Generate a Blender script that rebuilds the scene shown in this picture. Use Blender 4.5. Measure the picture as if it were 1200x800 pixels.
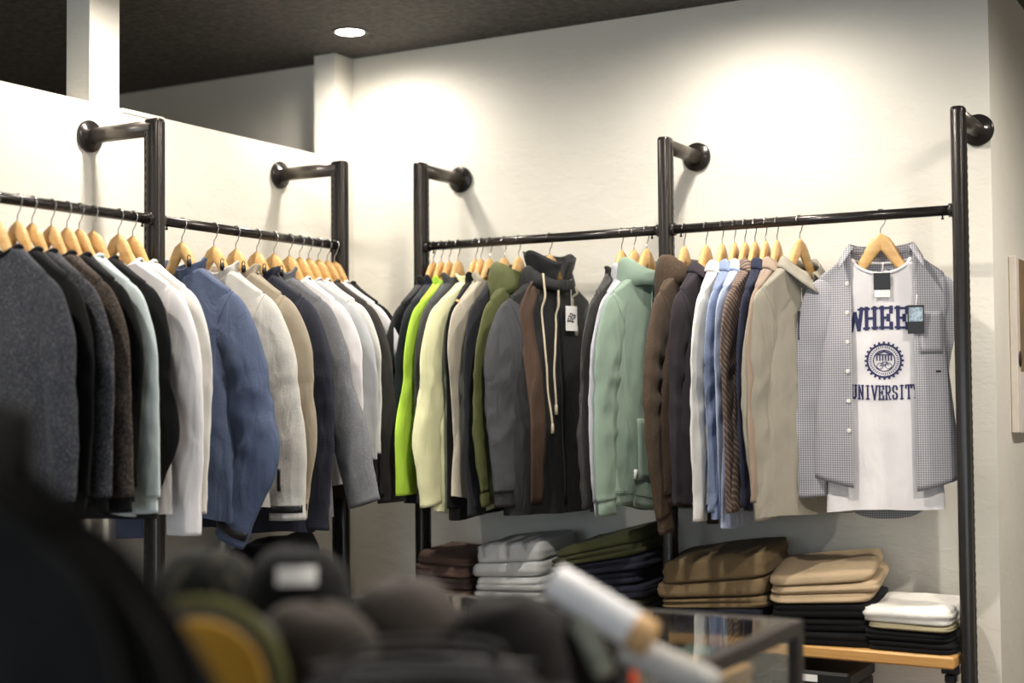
import bpy, math, random
import numpy as np
from mathutils import Matrix, Vector
from mathutils.bvhtree import BVHTree

for o in list(bpy.data.objects):
    bpy.data.objects.remove(o)
S = bpy.context.scene
COL = S.collection

# ------------------------------------------------------------------ camera
YAW, PITCH, ROLL = math.radians(29.672), math.radians(2.0873), math.radians(-0.483)
CAM = Vector((3.187, -4.386, 1.40))
fw = Vector((-math.sin(YAW) * math.cos(PITCH), math.cos(YAW) * math.cos(PITCH), math.sin(PITCH)))
rt = Vector((math.cos(YAW), math.sin(YAW), 0))
up = rt.cross(fw)
rt2 = rt * math.cos(ROLL) + up * math.sin(ROLL)
up2 = up * math.cos(ROLL) - rt * math.sin(ROLL)
cd = bpy.data.cameras.new('camera')
cd.sensor_width = 36
cd.lens = 36 * 1667 / 1200
cd.clip_start = .05
cd.dof.use_dof = True
cd.dof.focus_distance = 4.30
cd.dof.aperture_fstop = 1.22
cam = bpy.data.objects.new('camera', cd)
COL.objects.link(cam)
cam.matrix_world = Matrix(((rt2.x, up2.x, -fw.x, CAM.x), (rt2.y, up2.y, -fw.y, CAM.y), (rt2.z, up2.z, -fw.z, CAM.z), (0, 0, 0, 1)))
S.camera = cam

# ------------------------------------------------------------------ light and exposure
S.view_settings.view_transform = 'Standard'
S.view_settings.look = 'None'
S.view_settings.gamma = 1
S.view_settings.use_curve_mapping = False
S.view_settings.exposure = 2.0
W = bpy.data.worlds.new('world')
S.world = W
W.use_nodes = True
W.node_tree.nodes['Background'].inputs[0].default_value = (.62, .74, .86, 1)
W.node_tree.nodes['Background'].inputs[1].default_value = .05


def area(name, loc, rot, sx, sy, power, color):
    l = bpy.data.lights.new(name, 'AREA')
    l.shape = 'RECTANGLE'
    l.size, l.size_y, l.energy, l.color = sx, sy, power, color
    o = bpy.data.objects.new(name, l)
    o.location, o.rotation_euler = loc, rot
    COL.objects.link(o)


# unseen area light added far behind the camera, assumed daylight tinting the lower wall
area('assumed_daylight_fill', (2.6, -7.2, 1.25), (math.radians(90), 0, 0), 4.5, 2.2, 24, (.74, .87, 1.0))
CEIL = 2.68
DOWNLIGHTS = [  # x, y, watts
    (.234, -.341, 11), (1.65, -.48, 14), (.40, -1.36, 15), (3.35, -.36, 34),
    (.40, -2.55, 18), (1.75, -1.55, 34), (-1.5, -2.6, 30), (3.3, -1.75, 44), (3.6, -4.6, 8), (1.2, -4.6, 8)]  # leftmost lamp is added out of view to brighten the wall beyond the partition
LAMP_COLOR = (1.0, .935, .845)

# ------------------------------------------------------------------ helpers
def lin(c):
    c = c / 255.0
    return c / 12.92 if c <= .04045 else ((c + .055) / 1.055) ** 2.4


def L(rgb, k=1.0):
    return (lin(rgb[0]) * k, lin(rgb[1]) * k, lin(rgb[2]) * k, 1)


def newmat(name):
    m = bpy.data.materials.new(name)
    m.use_nodes = True
    nt = m.node_tree
    return m, nt, nt.nodes['Principled BSDF']


def link(nt, a, b):
    nt.links.new(a, b)


def coords(nt, scale=(1, 1, 1), which='Object'):
    t = nt.nodes.new('ShaderNodeTexCoord')
    mp = nt.nodes.new('ShaderNodeMapping')
    mp.inputs['Scale'].default_value = scale
    link(nt, t.outputs[which], mp.inputs[0])
    return mp.outputs[0]


def noise(nt, vec, scale, detail=2, rough=.5):
    n = nt.nodes.new('ShaderNodeTexNoise')
    n.inputs['Scale'].default_value = scale
    n.inputs['Detail'].default_value = detail
    n.inputs['Roughness'].default_value = rough
    link(nt, vec, n.inputs['Vector'])
    return n.outputs['Fac']


def ramp(nt, fac, stops):
    r = nt.nodes.new('ShaderNodeValToRGB')
    e = r.color_ramp.elements
    e[0].position, e[0].color = stops[0]
    e[1].position, e[1].color = stops[-1]
    for p, c in stops[1:-1]:
        x = e.new(p)
        x.color = c
    link(nt, fac, r.inputs[0])
    return r.outputs[0]


def bump(nt, bs, height, strength, dist):
    b = nt.nodes.new('ShaderNodeBump')
    b.inputs['Strength'].default_value = strength
    b.inputs['Distance'].default_value = dist
    link(nt, height, b.inputs['Height'])
    link(nt, b.outputs[0], bs.inputs['Normal'])


MATS = {}


def plain(name, rgb, rough=.5, metal=0.0, vary=.06, scale=30, bmp=0.0):
    if name in MATS:
        return MATS[name]
    m, nt, b = newmat(name)
    v = coords(nt)
    n = noise(nt, v, scale, 3)
    link(nt, ramp(nt, n, [(.3, L(rgb, 1 - vary)), (.7, L(rgb, 1 + vary))]), b.inputs['Base Color'])
    b.inputs['Roughness'].default_value = rough
    b.inputs['Metallic'].default_value = metal
    if bmp:
        bump(nt, b, n, .5, bmp)
    MATS[name] = m
    return m


def cloth(name, rgb, rough=.9, fleck=None, amount=.5, fscale=170, sheen=.04, bmp=.0012, crinkle=0.0):
    """woven or knitted fabric: fine grain, soft colour drift, optional flecks of a second yarn"""
    if name in MATS:
        return MATS[name]
    m, nt, b = newmat(name)
    v = coords(nt)
    n1 = noise(nt, v, 9, 2)
    col = ramp(nt, n1, [(.3, L(rgb, .92)), (.7, L(rgb, 1.07))])
    fine = noise(nt, v, 420, 2, .6)
    if fleck:
        sv = coords(nt, (1, 1, .45))
        fl = noise(nt, sv, fscale, 3, .65)
        mx = nt.nodes.new('ShaderNodeMix')
        mx.data_type = 'RGBA'
        fr = ramp(nt, fl, [(.52 - .1 * amount, (0, 0, 0, 1)), (.72 - .1 * amount, (1, 1, 1, 1))])
        link(nt, fr, mx.inputs[0])
        link(nt, col, mx.inputs[6])
        mx.inputs[7].default_value = L(fleck)
        col = mx.outputs[2]
    link(nt, col, b.inputs['Base Color'])
    b.inputs['Roughness'].default_value = rough
    b.inputs['Sheen Weight'].default_value = sheen
    b.inputs['Sheen Roughness'].default_value = .5
    b.inputs['Specular IOR Level'].default_value = .25 if rough > .7 else .45
    h = fine
    dr = nt.nodes.new('ShaderNodeTexNoise')
    dr.inputs['Scale'].default_value = 13
    dr.inputs['Detail'].default_value = 2.5
    dr.inputs['Distortion'].default_value = 1.2
    link(nt, coords(nt, (1, 1, .42)), dr.inputs['Vector'])
    b0 = nt.nodes.new('ShaderNodeBump')
    b0.inputs['Strength'].default_value = min(1.0, .34 + .12 * crinkle)
    b0.inputs['Distance'].default_value = .016
    link(nt, dr.outputs['Fac'], b0.inputs['Height'])
    if crinkle:
        cn = noise(nt, coords(nt, (1, 1, .6)), 26, 4, .6)
        ad = nt.nodes.new('ShaderNodeMath')
        ad.operation = 'MULTIPLY_ADD'
        link(nt, cn, ad.inputs[0])
        ad.inputs[1].default_value = crinkle
        link(nt, fine, ad.inputs[2])
        h = ad.outputs[0]
    b1 = nt.nodes.new('ShaderNodeBump')
    b1.inputs['Strength'].default_value = .6
    b1.inputs['Distance'].default_value = bmp * (2.5 if crinkle else 1)
    link(nt, h, b1.inputs['Height'])
    link(nt, b0.outputs[0], b1.inputs['Normal'])
    link(nt, b1.outputs[0], b.inputs['Normal'])
    MATS[name] = m
    return m


def striped(name, a, c, scale, direction):
    if name in MATS:
        return MATS[name]
    m, nt, b = newmat(name)
    v = coords(nt)
    w = nt.nodes.new('ShaderNodeTexWave')
    w.wave_type = 'BANDS'
    w.bands_direction = direction
    w.inputs['Scale'].default_value = scale
    w.inputs['Distortion'].default_value = .25
    link(nt, v, w.inputs['Vector'])
    link(nt, ramp(nt, w.outputs['Fac'], [(.55, L(a)), (.85, L(c))]), b.inputs['Base Color'])
    b.inputs['Roughness'].default_value = .9
    bump(nt, b, noise(nt, v, 400, 2), .5, .001)
    MATS[name] = m
    return m


def gingham(name, dark, mid, light, cell=.009):
    m, nt, b = newmat(name)
    v = coords(nt)
    sep = nt.nodes.new('ShaderNodeSeparateXYZ')
    link(nt, v, sep.inputs[0])
    outs = []
    for ax in ('X', 'Z'):
        mu = nt.nodes.new('ShaderNodeMath')
        mu.operation = 'MULTIPLY'
        mu.inputs[1].default_value = math.pi * 2 / cell
        link(nt, sep.outputs[ax], mu.inputs[0])
        si = nt.nodes.new('ShaderNodeMath')
        si.operation = 'SINE'
        link(nt, mu.outputs[0], si.inputs[0])
        g = nt.nodes.new('ShaderNodeMath')
        g.operation = 'GREATER_THAN'
        g.inputs[1].default_value = 0.0
        link(nt, si.outputs[0], g.inputs[0])
        outs.append(g.outputs[0])
    ad = nt.nodes.new('ShaderNodeMath')
    ad.operation = 'ADD'
    link(nt, outs[0], ad.inputs[0])
    link(nt, outs[1], ad.inputs[1])
    dv = nt.nodes.new('ShaderNodeMath')
    dv.operation = 'MULTIPLY'
    dv.inputs[1].default_value = .5
    link(nt, ad.outputs[0], dv.inputs[0])
    link(nt, ramp(nt, dv.outputs[0], [(0, L(light)), (.5, L(mid)), (1, L(dark))]), b.inputs['Base Color'])
    b.inputs['Roughness'].default_value = .9
    bump(nt, b, noise(nt, v, 350, 2), .5, .001)
    return m


def mesh(name, V, F, mat, parent=None, smooth=True, loc=None):
    me = bpy.data.meshes.new(name)
    V = [tuple(map(float, v)) for v in V]
    me.from_pydata(V, [], [tuple(int(i) for i in f) for f in F])
    me.validate()
    if smooth:
        me.polygons.foreach_set('use_smooth', [True] * len(me.polygons))
    if mat:
        me.materials.append(mat)
    o = bpy.data.objects.new(name, me)
    COL.objects.link(o)
    if parent:
        o.parent = parent
    if loc:
        o.location = loc
    return o


def thing(name, label, cat, loc=(0, 0, 0), rz=0.0, group=None):
    o = bpy.data.objects.new(name, None)
    o.empty_display_size = .05
    COL.objects.link(o)
    o.location = loc
    o.rotation_euler = (0, 0, rz)
    return tag(o, label, cat, group)


def tag(o, label, cat, group=None):
    o['label'] = label
    o['category'] = cat
    if group:
        o['group'] = group
    return o


def struct(o, label=None):
    o['kind'] = 'structure'
    if label:
        o['label'] = label
    return o


def box(x0, x1, y0, y1, z0, z1):
    V = [(x, y, z) for z in (z0, z1) for y in (y0, y1) for x in (x0, x1)]
    F = [(0, 2, 3, 1), (4, 5, 7, 6), (0, 1, 5, 4), (2, 6, 7, 3), (0, 4, 6, 2), (1, 3, 7, 5)]
    return V, F


def bbox(x0, x1, y0, y1, z0, z1, b=.004):
    """box with chamfered edges"""
    V = []
    idx = {}
    xs, ys, zs = (x0, x1), (y0, y1), (z0, z1)
    F = []
    sg = (1, -1)
    for i in (0, 1):
        for j in (0, 1):
            for k in (0, 1):
                bx, by, bz = xs[i], ys[j], zs[k]
                dx, dy, dz = sg[i] * b, sg[j] * b, sg[k] * b
                idx[i, j, k, 0] = len(V); V.append((bx, by + dy, bz + dz))
                idx[i, j, k, 1] = len(V); V.append((bx + dx, by, bz + dz))
                idx[i, j, k, 2] = len(V); V.append((bx + dx, by + dy, bz))
    q = [(0, 0), (1, 0), (1, 1), (0, 1)]
    for i in (0, 1):
        F.append([idx[i, a, c, 0] for a, c in q])
        F.append([idx[a, i, c, 1] for a, c in q])
        F.append([idx[a, c, i, 2] for a, c in q])
    for a in (0, 1):
        for c in (0, 1):
            F.append([idx[0, a, c, 1], idx[1, a, c, 1], idx[1, a, c, 2], idx[0, a, c, 2]])
            F.append([idx[a, 0, c, 0], idx[a, 1, c, 0], idx[a, 1, c, 2], idx[a, 0, c, 2]])
            F.append([idx[a, c, 0, 0], idx[a, c, 1, 0], idx[a, c, 1, 1], idx[a, c, 0, 1]])
    for i in (0, 1):
        for j in (0, 1):
            for k in (0, 1):
                F.append([idx[i, j, k, 0], idx[i, j, k, 1], idx[i, j, k, 2]])
    return V, F


def join(*parts):
    V, F = [], []
    for v, f in parts:
        n = len(V)
        V += [tuple(p) for p in v]
        F += [tuple(i + n for i in q) for q in f]
    return V, F


def gridfaces(nr, nc, closed=True, off=0):
    F = []
    m = nc if closed else nc - 1
    for i in range(nr - 1):
        for j in range(m):
            a = i * nc + j
            b = i * nc + (j + 1) % nc
            F.append((off + a, off + a + nc, off + b + nc, off + b))
    return F


def catmull(P, n):
    P = np.array(P, float)
    P = np.vstack([2 * P[0] - P[1], P, 2 * P[-1] - P[-2]])
    m = len(P) - 3
    out = []
    for k in range(n):
        t = k / (n - 1) * m
        i = min(int(t), m - 1)
        t -= i
        a, b, c, d = P[i:i + 4]
        out.append(.5 * (2 * b + (c - a) * t + (2 * a - 5 * b + 4 * c - d) * t ** 2 + (3 * b - a - 3 * c + d) * t ** 3))
    return np.array(out)


def tube(path, r1, r2=None, e2=(0, 1, 0), n=12, closed=False, caps=True, power=1.0):
    """sweep: r1 in the plane across e2, r2 along e2"""
    path = np.array(path, float)
    N = len(path)
    r1 = np.broadcast_to(np.array(r1, float), (N,))
    r2 = r1 if r2 is None else np.broadcast_to(np.array(r2, float), (N,))
    if closed:
        T = np.roll(path, -1, 0) - np.roll(path, 1, 0)
    else:
        T = np.gradient(path, axis=0)
    T /= np.linalg.norm(T, axis=1)[:, None] + 1e-12
    e2 = np.array(e2, float)
    V = []
    for i in range(N):
        b = e2 - T[i] * (e2 @ T[i])
        nb = np.linalg.norm(b)
        if nb < 1e-4:
            b = np.array([1.0, 0, 0]) - T[i] * T[i][0]
            nb = np.linalg.norm(b)
        b /= nb
        a = np.cross(b, T[i])
        for k in range(n):
            th = 2 * math.pi * k / n
            c, s = math.cos(th), math.sin(th)
            if power != 1.0:
                c = math.copysign(abs(c) ** power, c)
                s = math.copysign(abs(s) ** power, s)
            V.append(path[i] + a * (r1[i] * c) + b * (r2[i] * s))
    F = gridfaces(N, n)
    if closed:
        o = (N - 1) * n
        F += [(o + j, j, (j + 1) % n, o + (j + 1) % n) for j in range(n)]
    elif caps:
        F.append(tuple(range(n)))
        F.append(tuple((N - 1) * n + j for j in reversed(range(n))))
    return V, F


def lathe(profile, n=24, axis='z', center=(0, 0, 0)):
    V = []
    for r, h in profile:
        for k in range(n):
            a = 2 * math.pi * k / n
            p = (r * math.cos(a), r * math.sin(a), h)
            if axis == 'y':
                p = (p[0], p[2], p[1])
            elif axis == 'x':
                p = (p[2], p[0], p[1])
            V.append((p[0] + center[0], p[1] + center[1], p[2] + center[2]))
    F = gridfaces(len(profile), n)
    F.append(tuple(range(n)))
    F.append(tuple((len(profile) - 1) * n + j for j in reversed(range(n))))
    return V, F


def sstep(x):
    x = np.clip(x, 0, 1)
    return x * x * (3 - 2 * x)


class Ripple:
    """smooth random field made of a few sines"""
    def __init__(self, seed, kx, kz, n=5):
        r = random.Random(seed)
        self.t = [(r.uniform(*kx) * r.choice((-1, 1)), r.uniform(*kz) * r.choice((-1, 1)), r.uniform(0, 6.28), r.uniform(.5, 1)) for _ in range(n)]
        self.s = sum(a for *_, a in self.t)

    def __call__(self, x, z):
        v = 0
        for kx, kz, p, a in self.t:
            v = v + a * np.sin(kx * x + kz * z + p)
        return v / self.s * 1.6


class Ridge(Ripple):
    """the same with sharp crests, like creased cloth"""
    def __call__(self, x, z):
        v = 0
        for kx, kz, p, a in self.t:
            ph = .5 * (kx * x + kz * z + p) + .55 * np.sin(.37 * kz * x - .31 * kx * z + 2 * p)
            v = v + a * (1 - 2 * np.abs(np.sin(ph)) ** .75)
        return v / self.s * 1.3


# ------------------------------------------------------------------ setting materials
def wall_mat():
    m, nt, b = newmat('cream_plaster')
    v = coords(nt)
    n = noise(nt, v, 2.2, 4, .6)
    link(nt, ramp(nt, n, [(.3, L((214, 209, 197))), (.7, L((222, 218, 207)))]), b.inputs['Base Color'])
    b.inputs['Roughness'].default_value = .85
    s = noise(nt, coords(nt, (1, 1, 1.8)), 7, 5, .62)
    bump(nt, b, ramp(nt, s, [(.46, (0, 0, 0, 1)), (.54, (1, 1, 1, 1))]), .22, .0022)
    return m


def ceiling_mat():
    m, nt, b = newmat('charcoal_speckled_ceiling')
    v = coords(nt)
    n = noise(nt, v, 34, 5, .75)
    link(nt, ramp(nt, n, [(.36, L((20, 18, 17))), (.5, L((52, 47, 44))), (.72, L((84, 77, 71)))]), b.inputs['Base Color'])
    b.inputs['Roughness'].default_value = .7
    bump(nt, b, n, .5, .004)
    return m


def wood_mat(name, a, c, axis=0, rough=.4, scale=18):
    m, nt, b = newmat(name)
    sc = [6, 6, 6]
    sc[axis] = .6
    v = coords(nt, tuple(sc))
    n = noise(nt, v, scale, 4, .6)
    link(nt, ramp(nt, n, [(.3, L(a)), (.7, L(c))]), b.inputs['Base Color'])
    b.inputs['Roughness'].default_value = rough
    bump(nt, b, n, .2, .0006)
    return m


WALL = wall_mat()
CEILM = ceiling_mat()
FLOOR = wood_mat('brown_floor', (86, 74, 62), (112, 97, 82), 1, .5, 6)
HWOOD = wood_mat('varnished_beech', (205, 158, 96), (226, 184, 122), 0, .32, 14)
SHELFW = wood_mat('oiled_oak_shelf', (190, 140, 78), (214, 166, 100), 0, .45, 10)
BLKMET = plain('black_powder_coat', (56, 52, 50), .24, .6, .08, 60)
ARMMET = plain('gunmetal_coat', (98, 92, 86), .34, .7, .06, 60)
SLOTM = plain('slot_black', (6, 6, 6), .8)
CHROME = plain('hook_chrome', (190, 188, 186), .22, 1.0)
BLACKP = plain('black_plastic', (14, 14, 15), .45)
WHITEP = plain('white_card', (236, 234, 230), .6)
CARDBLK = plain('black_card', (24, 25, 27), .5)
INK = plain('navy_print', (44, 44, 84), .8)

# ------------------------------------------------------------------ the room
XR = 2.341
struct(mesh('floor', *box(-3, 6, -7.5, 2.2, -.05, 0), FLOOR, smooth=False))
struct(mesh('ceiling', *box(-3, 6, -7.5, 2.2, CEIL, CEIL + .06), CEILM, smooth=False))
struct(mesh('wall_back', *box(-3, XR, 0, .12, 0, CEIL), WALL, smooth=False))
struct(mesh('wall_right_return', *box(XR - .12, XR, .12, 2.1, 0, CEIL), WALL, smooth=False))
struct(mesh('wall_recess_back', *box(XR - .12, 6, 2.1, 2.2, 0, CEIL), WALL, smooth=False))
struct(mesh('wall_right', *box(5.9, 6, -7.4, 2.1, 0, CEIL), WALL, smooth=False))
struct(mesh('wall_far_left', *box(-3.1, -3, -7.4, 0, 0, CEIL), WALL, smooth=False))
HP = 2.284
struct(mesh('wall_left', *box(-.097, 0, -7.4, -.115, 0, HP), WALL, smooth=False))
struct(mesh('wall_left_corner_pillar', *box(-.097, 0, -.115, 0, 0, CEIL), WALL, smooth=False))
struct(mesh('wall_left_pillar', *box(-.0965, -.0005, -1.335, -1.213, HP, CEIL), WALL, smooth=False))
struct(mesh('trim_1', *bbox(-.099, .0025, -1.205, -1.02, HP - .012, HP + .003, .001), WALL, smooth=False))

# ------------------------------------------------------------------ downlights
LAMPGLOW = bpy.data.materials.new('lamp_glow')
LAMPGLOW.use_nodes = True
_b = LAMPGLOW.node_tree.nodes['Principled BSDF']
_b.inputs['Base Color'].default_value = (.9, .9, .9, 1)
_b.inputs['Emission Color'].default_value = (1, .93, .82, 1)
_b.inputs['Emission Strength'].default_value = 14
RINGM = plain('dark_lamp_ring', (70, 66, 62), .5)


def downlight(i, x, y, watts):
    names = ['round recessed downlight glowing near the wall corner', 'assumed unseen round recessed downlight above the overshirts on the back wall',
             'assumed unseen round recessed downlight above the left wall rack', 'added unseen round recessed downlight over the right recess',
             'added unseen round recessed downlight at the near end of the left wall', 'added unseen round recessed downlight over the glass showcase',
             'added unseen downlight brightening the wall beyond the low left partition', 'added unseen round recessed downlight right of the showcase',
             'assumed unseen round recessed downlight behind the viewer on the right', 'assumed unseen round recessed downlight behind the viewer on the left']
    t = thing('ceiling_downlight', names[i], 'downlight', (x, y, CEIL), 0, 'recessed ceiling downlights')
    mesh('trim_ring', *lathe([(.050, -.001), (.050, -.0035), (.066, -.0035), (.068, 0), (.066, .0)], 32), RINGM, t)
    mesh('lamp_lens', *lathe([(.0, -.003), (.0505, -.003), (.0505, -.0005), (.0, -.0005)], 32), LAMPGLOW, t)
    l = bpy.data.lights.new('downlight_lamp', 'SPOT')
    l.energy = watts
    l.color = LAMP_COLOR
    l.spot_size = math.radians(174)
    l.spot_blend = .75
    l.shadow_soft_size = .045
    o = bpy.data.objects.new('downlight_lamp', l)
    COL.objects.link(o)
    o.parent = t
    o.location = (0, 0, -.012)


for i, (x, y, w) in enumerate(DOWNLIGHTS):
    downlight(i, x, y, w)

# ------------------------------------------------------------------ wall racks
D = .265          # distance of the uprights from the wall
ZT, ZR, ZF = 2.202, 1.91, 2.186
RR = .0150        # rail radius


def upright(label, loc, rz):
    """floor to head height slotted post with an arm to a round wall flange; local +y points at the wall"""
    t = thing('rack_upright', label, 'rack upright', loc, rz, 'slotted wall rack uprights')
    a, c = .0205, .030
    prof = []
    for k in range(28):
        th = 2 * math.pi * k / 28
        cx, sy = math.cos(th), math.sin(th)
        prof.append((math.copysign(abs(cx) ** .45, cx) * a, math.copysign(abs(sy) ** .75, sy) * c))
    V, F = [], []
    zs = [0, .01, ZT - .012, ZT - .004, ZT]
    sc = [1, 1, 1, .96, .82]
    for z, s in zip(zs, sc):
        V += [(x * s, y * s, z) for x, y in prof]
    F = gridfaces(len(zs), 28)
    F.append(tuple(range(28)))
    F.append(tuple(4 * 28 + j for j in reversed(range(28))))
    p = mesh('post', V, F, BLKMET, t)
    # grooves down both faces, then the slot column facing the wall side
    for s in (-1, 1):
        mesh('groove', *box(s * .0203 - .0006, s * .0203 + .0006, -.006, .006, .05, ZT - .02), SLOTM, p, False)
    parts = []
    z = .30
    while z < ZT - .05:
        for s in (-1, 1):
            parts.append(box(s * .0192 - .0006, s * .0192 + .0006, .0135, .0185, z, z + .013))
        z += .025
    sl = mesh('slots', *join(*parts), SLOTM, p, False)
    sl['kind'] = 'stuff'
    mesh('arm', *tube([(0, 0.004, ZF - .009), (0, D - .002, ZF - .009)], .0235, n=20), ARMMET, t)
    mesh('wall_flange', *lathe([(0, D), (.046, D), (.048, D - .002), (.048, D - .010), (.045, D - .013), (.026, D - .014), (.025, D - .022), (0, D - .022)], 28, 'y', (0, 0, ZF - .009)), BLKMET, t)
    mesh('foot', *lathe([(0, 0), (.04, 0), (.04, .008), (.024, .014), (0, .014)], 20), BLKMET, t)
    return t


X1, X2, X3 = .481, 1.402, 2.305
Y0, Y1, Y2 = -2.235, -1.338, -.4455
upright('black upright by the corner, left of the lime green jacket', (X1, -D, 0), 0)
upright('black upright between the sage hoodie and the dark brown hoodie', (X2, -D, 0), 0)
upright('black upright at the right end beside the gingham shirt', (X3, -D, 0), 0)
upright('black upright on the left wall between white pullover and blue shell', (D, Y1, 0), math.pi / 2)
upright('black upright on the left wall nearest the wall corner', (D, Y2, 0), math.pi / 2)
upright('black upright on the left wall nearest the viewer', (D, Y0, 0), math.pi / 2)


def rail(label, p, q):
    t = thing('hanging_rail', label, 'clothes rail', p, 0, 'black hanging rails')
    d = Vector(q) - Vector(p)
    n = d.normalized()
    mesh('rail_tube', *tube([(0, 0, 0), tuple(d)], RR, n=20, e2=(0, 0, 1)), BLKMET, t)
    for s in (.028, d.length - .028):
        c = n * s
        mesh('set_screw', *lathe([(0, -.026), (.004, -.025), (.0045, -.021), (.0025, -.02), (.0025, -.012), (0, -.012)], 10, 'z', tuple(c)), BLKMET, t)
    for s in (0.001, d.length - .001):
        c = n * s
        mesh('end_cup', *tube([tuple(c - n * .008), tuple(c + n * .008)], RR + .005, n=20, e2=(0, 0, 1)), BLKMET, t)


e = .0215
rail('black hanging rail holding the lime, yellow and olive jackets', (X1 + e, -D, ZR), (X2 - e, -D, ZR))
rail('black hanging rail holding the shirts and the gingham display', (X2 + e, -D, ZR), (X3 - e, -D, ZR))
rail('black hanging rail holding the dark sweaters on the left', (D, Y0 + e, ZR), (D, Y1 - e, ZR))
rail('black hanging rail holding the blue and grey shell jackets', (D, Y1 + e, ZR), (D, Y2 - e, ZR))

# shelves below the rails
SZ = .660
def shelf(label, x0, x1, y0, y1, brackets):
    cx, cy = (x0 + x1) / 2, (y0 + y1) / 2
    t = thing('wood_shelf', label, 'shelf', (cx, cy, SZ), 0, 'wooden shelves under the rails')
    mesh('board', *bbox(x0 - cx, x1 - cx, y0 - cy, y1 - cy, -.034, 0, .005), SHELFW, t, False)
    for (bx, by, w, d) in brackets:
        b = mesh('bracket', *bbox(bx - w / 2 - cx, bx + w / 2 - cx, by - d / 2 - cy, by + d / 2 - cy, -.060, -.0345, .003), BLKMET, t, False)
        mesh('clip', *bbox(bx - .016 - cx, bx + .016 - cx, by - .016 - cy, by + .016 - cy, -.085, -.0605, .004), BLACKP, b, False)


shelf('oak shelf carrying the brown, grey and olive folded piles', X1 + .024, X2 - .024, -.345, -.03, [(X1 + .05, -D, .05, .03), (X2 - .05, -D, .05, .03)])
shelf('oak shelf carrying the tan, beige and white folded piles', X2 + .024, X3 - .024, -.345, -.03, [(X2 + .05, -D, .05, .03), (X3 - .05, -D, .05, .03)])
shelf('oak shelf on the left wall behind the caps', .03, .345, Y1 + .024, Y2 - .024, [(D, Y1 + .05, .03, .05), (D, Y2 - .05, .03, .05)])

# framed print on the return wall
t = thing('wall_print', 'tall pale framed photo print on the cream return wall', 'picture', (XR, .44, 1.264))
mesh('canvas', *bbox(.001, .024, -.21, .21, 0, .552, .003), plain('print_margin', (206, 196, 184), .7), t, False)
mesh('photo_panel', *box(.024, .0246, -.165, .21, .19, .545), plain('print_brown', (128, 104, 76), .7, 0, .2, 8), t, False)
mesh('photo_foreground', *box(.024, .0250, -.19, .21, .0, .19), plain('print_pale', (214, 206, 196), .7, 0, .08, 8), t, False)
fig = [(0, .07), (.03, .07), (.045, .22), (.05, .36), (.04, .43), (.02, .455), (0, .46)]
n = len(fig)
V = [(.0252, -.02 + y * 1.1, z + .05) for y, z in fig] + [(.0252, -.02 - y * .9, z + .05) for y, z in fig]
mesh('figure', V, [tuple(range(n)) + tuple(range(2 * n - 1, n - 1, -1))], plain('print_beige', (206, 182, 152), .7), t, False)
mesh('dark_shape', *lathe([(0, .0250), (.02, .0250), (.026, .0252), (0, .0254)], 14, 'x', (0, -.175, .23)), plain('print_plum', (66, 52, 58), .7), t)

# ------------------------------------------------------------------ hangers
_hx = np.linspace(-.168, .168, 33)
_hz = -.074 - .062 * (1 - np.exp(-(_hx / .044) ** 2)) - .46 * np.abs(_hx)
_hr1 = .0115 + .010 * np.exp(-(_hx / .05) ** 2)
_hr2 = .0085 - .0015 * (np.abs(_hx) / .17)
HANGM = None
HOOKM = None


def hanger(label, loc, rz, group):
    global HANGM, HOOKM
    t = thing('clothes_hanger', label, 'hanger', loc, rz, group)
    if HANGM is None:
        HANGM = mesh('wooden_body', *tube(np.stack([_hx, 0 * _hx, _hz], 1), _hr1, _hr2, n=12, power=.8), HWOOD, t)
        P = [(0, 0, -.058), (0, 0, -.040), (.009, 0, -.028)]
        for a in range(-38, 196, 13):
            P.append((.0185 * math.cos(math.radians(a)), 0, -.0018 + .0185 * math.sin(math.radians(a))))
        HOOKM = mesh('hook', *tube(catmull(P, 40), .0017, n=8), CHROME, t)
    else:
        for src in (HANGM, HOOKM):
            c = src.copy()
            COL.objects.link(c)
            c.parent = t
    return t


# ------------------------------------------------------------------ garments
def outward(me_obj):
    me = me_obj.data
    return BVHTree.FromPolygons([v.co.copy() for v in me.vertices], [tuple(p.vertices) for p in me.polygons])


def front_y(bvh, x, z, default=-.03):
    h = bvh.ray_cast(Vector((x, -.6, z)), Vector((0, 1, 0)))
    return h[0].y if h[0] else default


def draped(bvh, x0, x1, z0, z1, off=.002, nx=4, nz=16, xf=None):
    """thin patch lying on the front of the body"""
    V = []
    for k in (0, 1):
        for i in range(nz):
            z = z0 + (z1 - z0) * i / (nz - 1)
            for j in range(nx):
                x = x0 + (x1 - x0) * j / (nx - 1)
                if xf:
                    x += xf(z)
                V.append((x, front_y(bvh, x, z) - (off if k == 0 else -.001), z))
    F = gridfaces(nz, nx, False) + [tuple(reversed(f)) for f in gridfaces(nz, nx, False, nz * nx)]
    n = nz * nx
    rim = [j for j in range(nx)] + [i * nx + nx - 1 for i in range(1, nz)] + [n - 1 - j for j in range(1, nx)] + [i * nx for i in range(nz - 2, 0, -1)]
    for i in range(len(rim)):
        a, b = rim[i], rim[(i + 1) % len(rim)]
        F.append((a, b, n + b, n + a))
    return V, F


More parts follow.
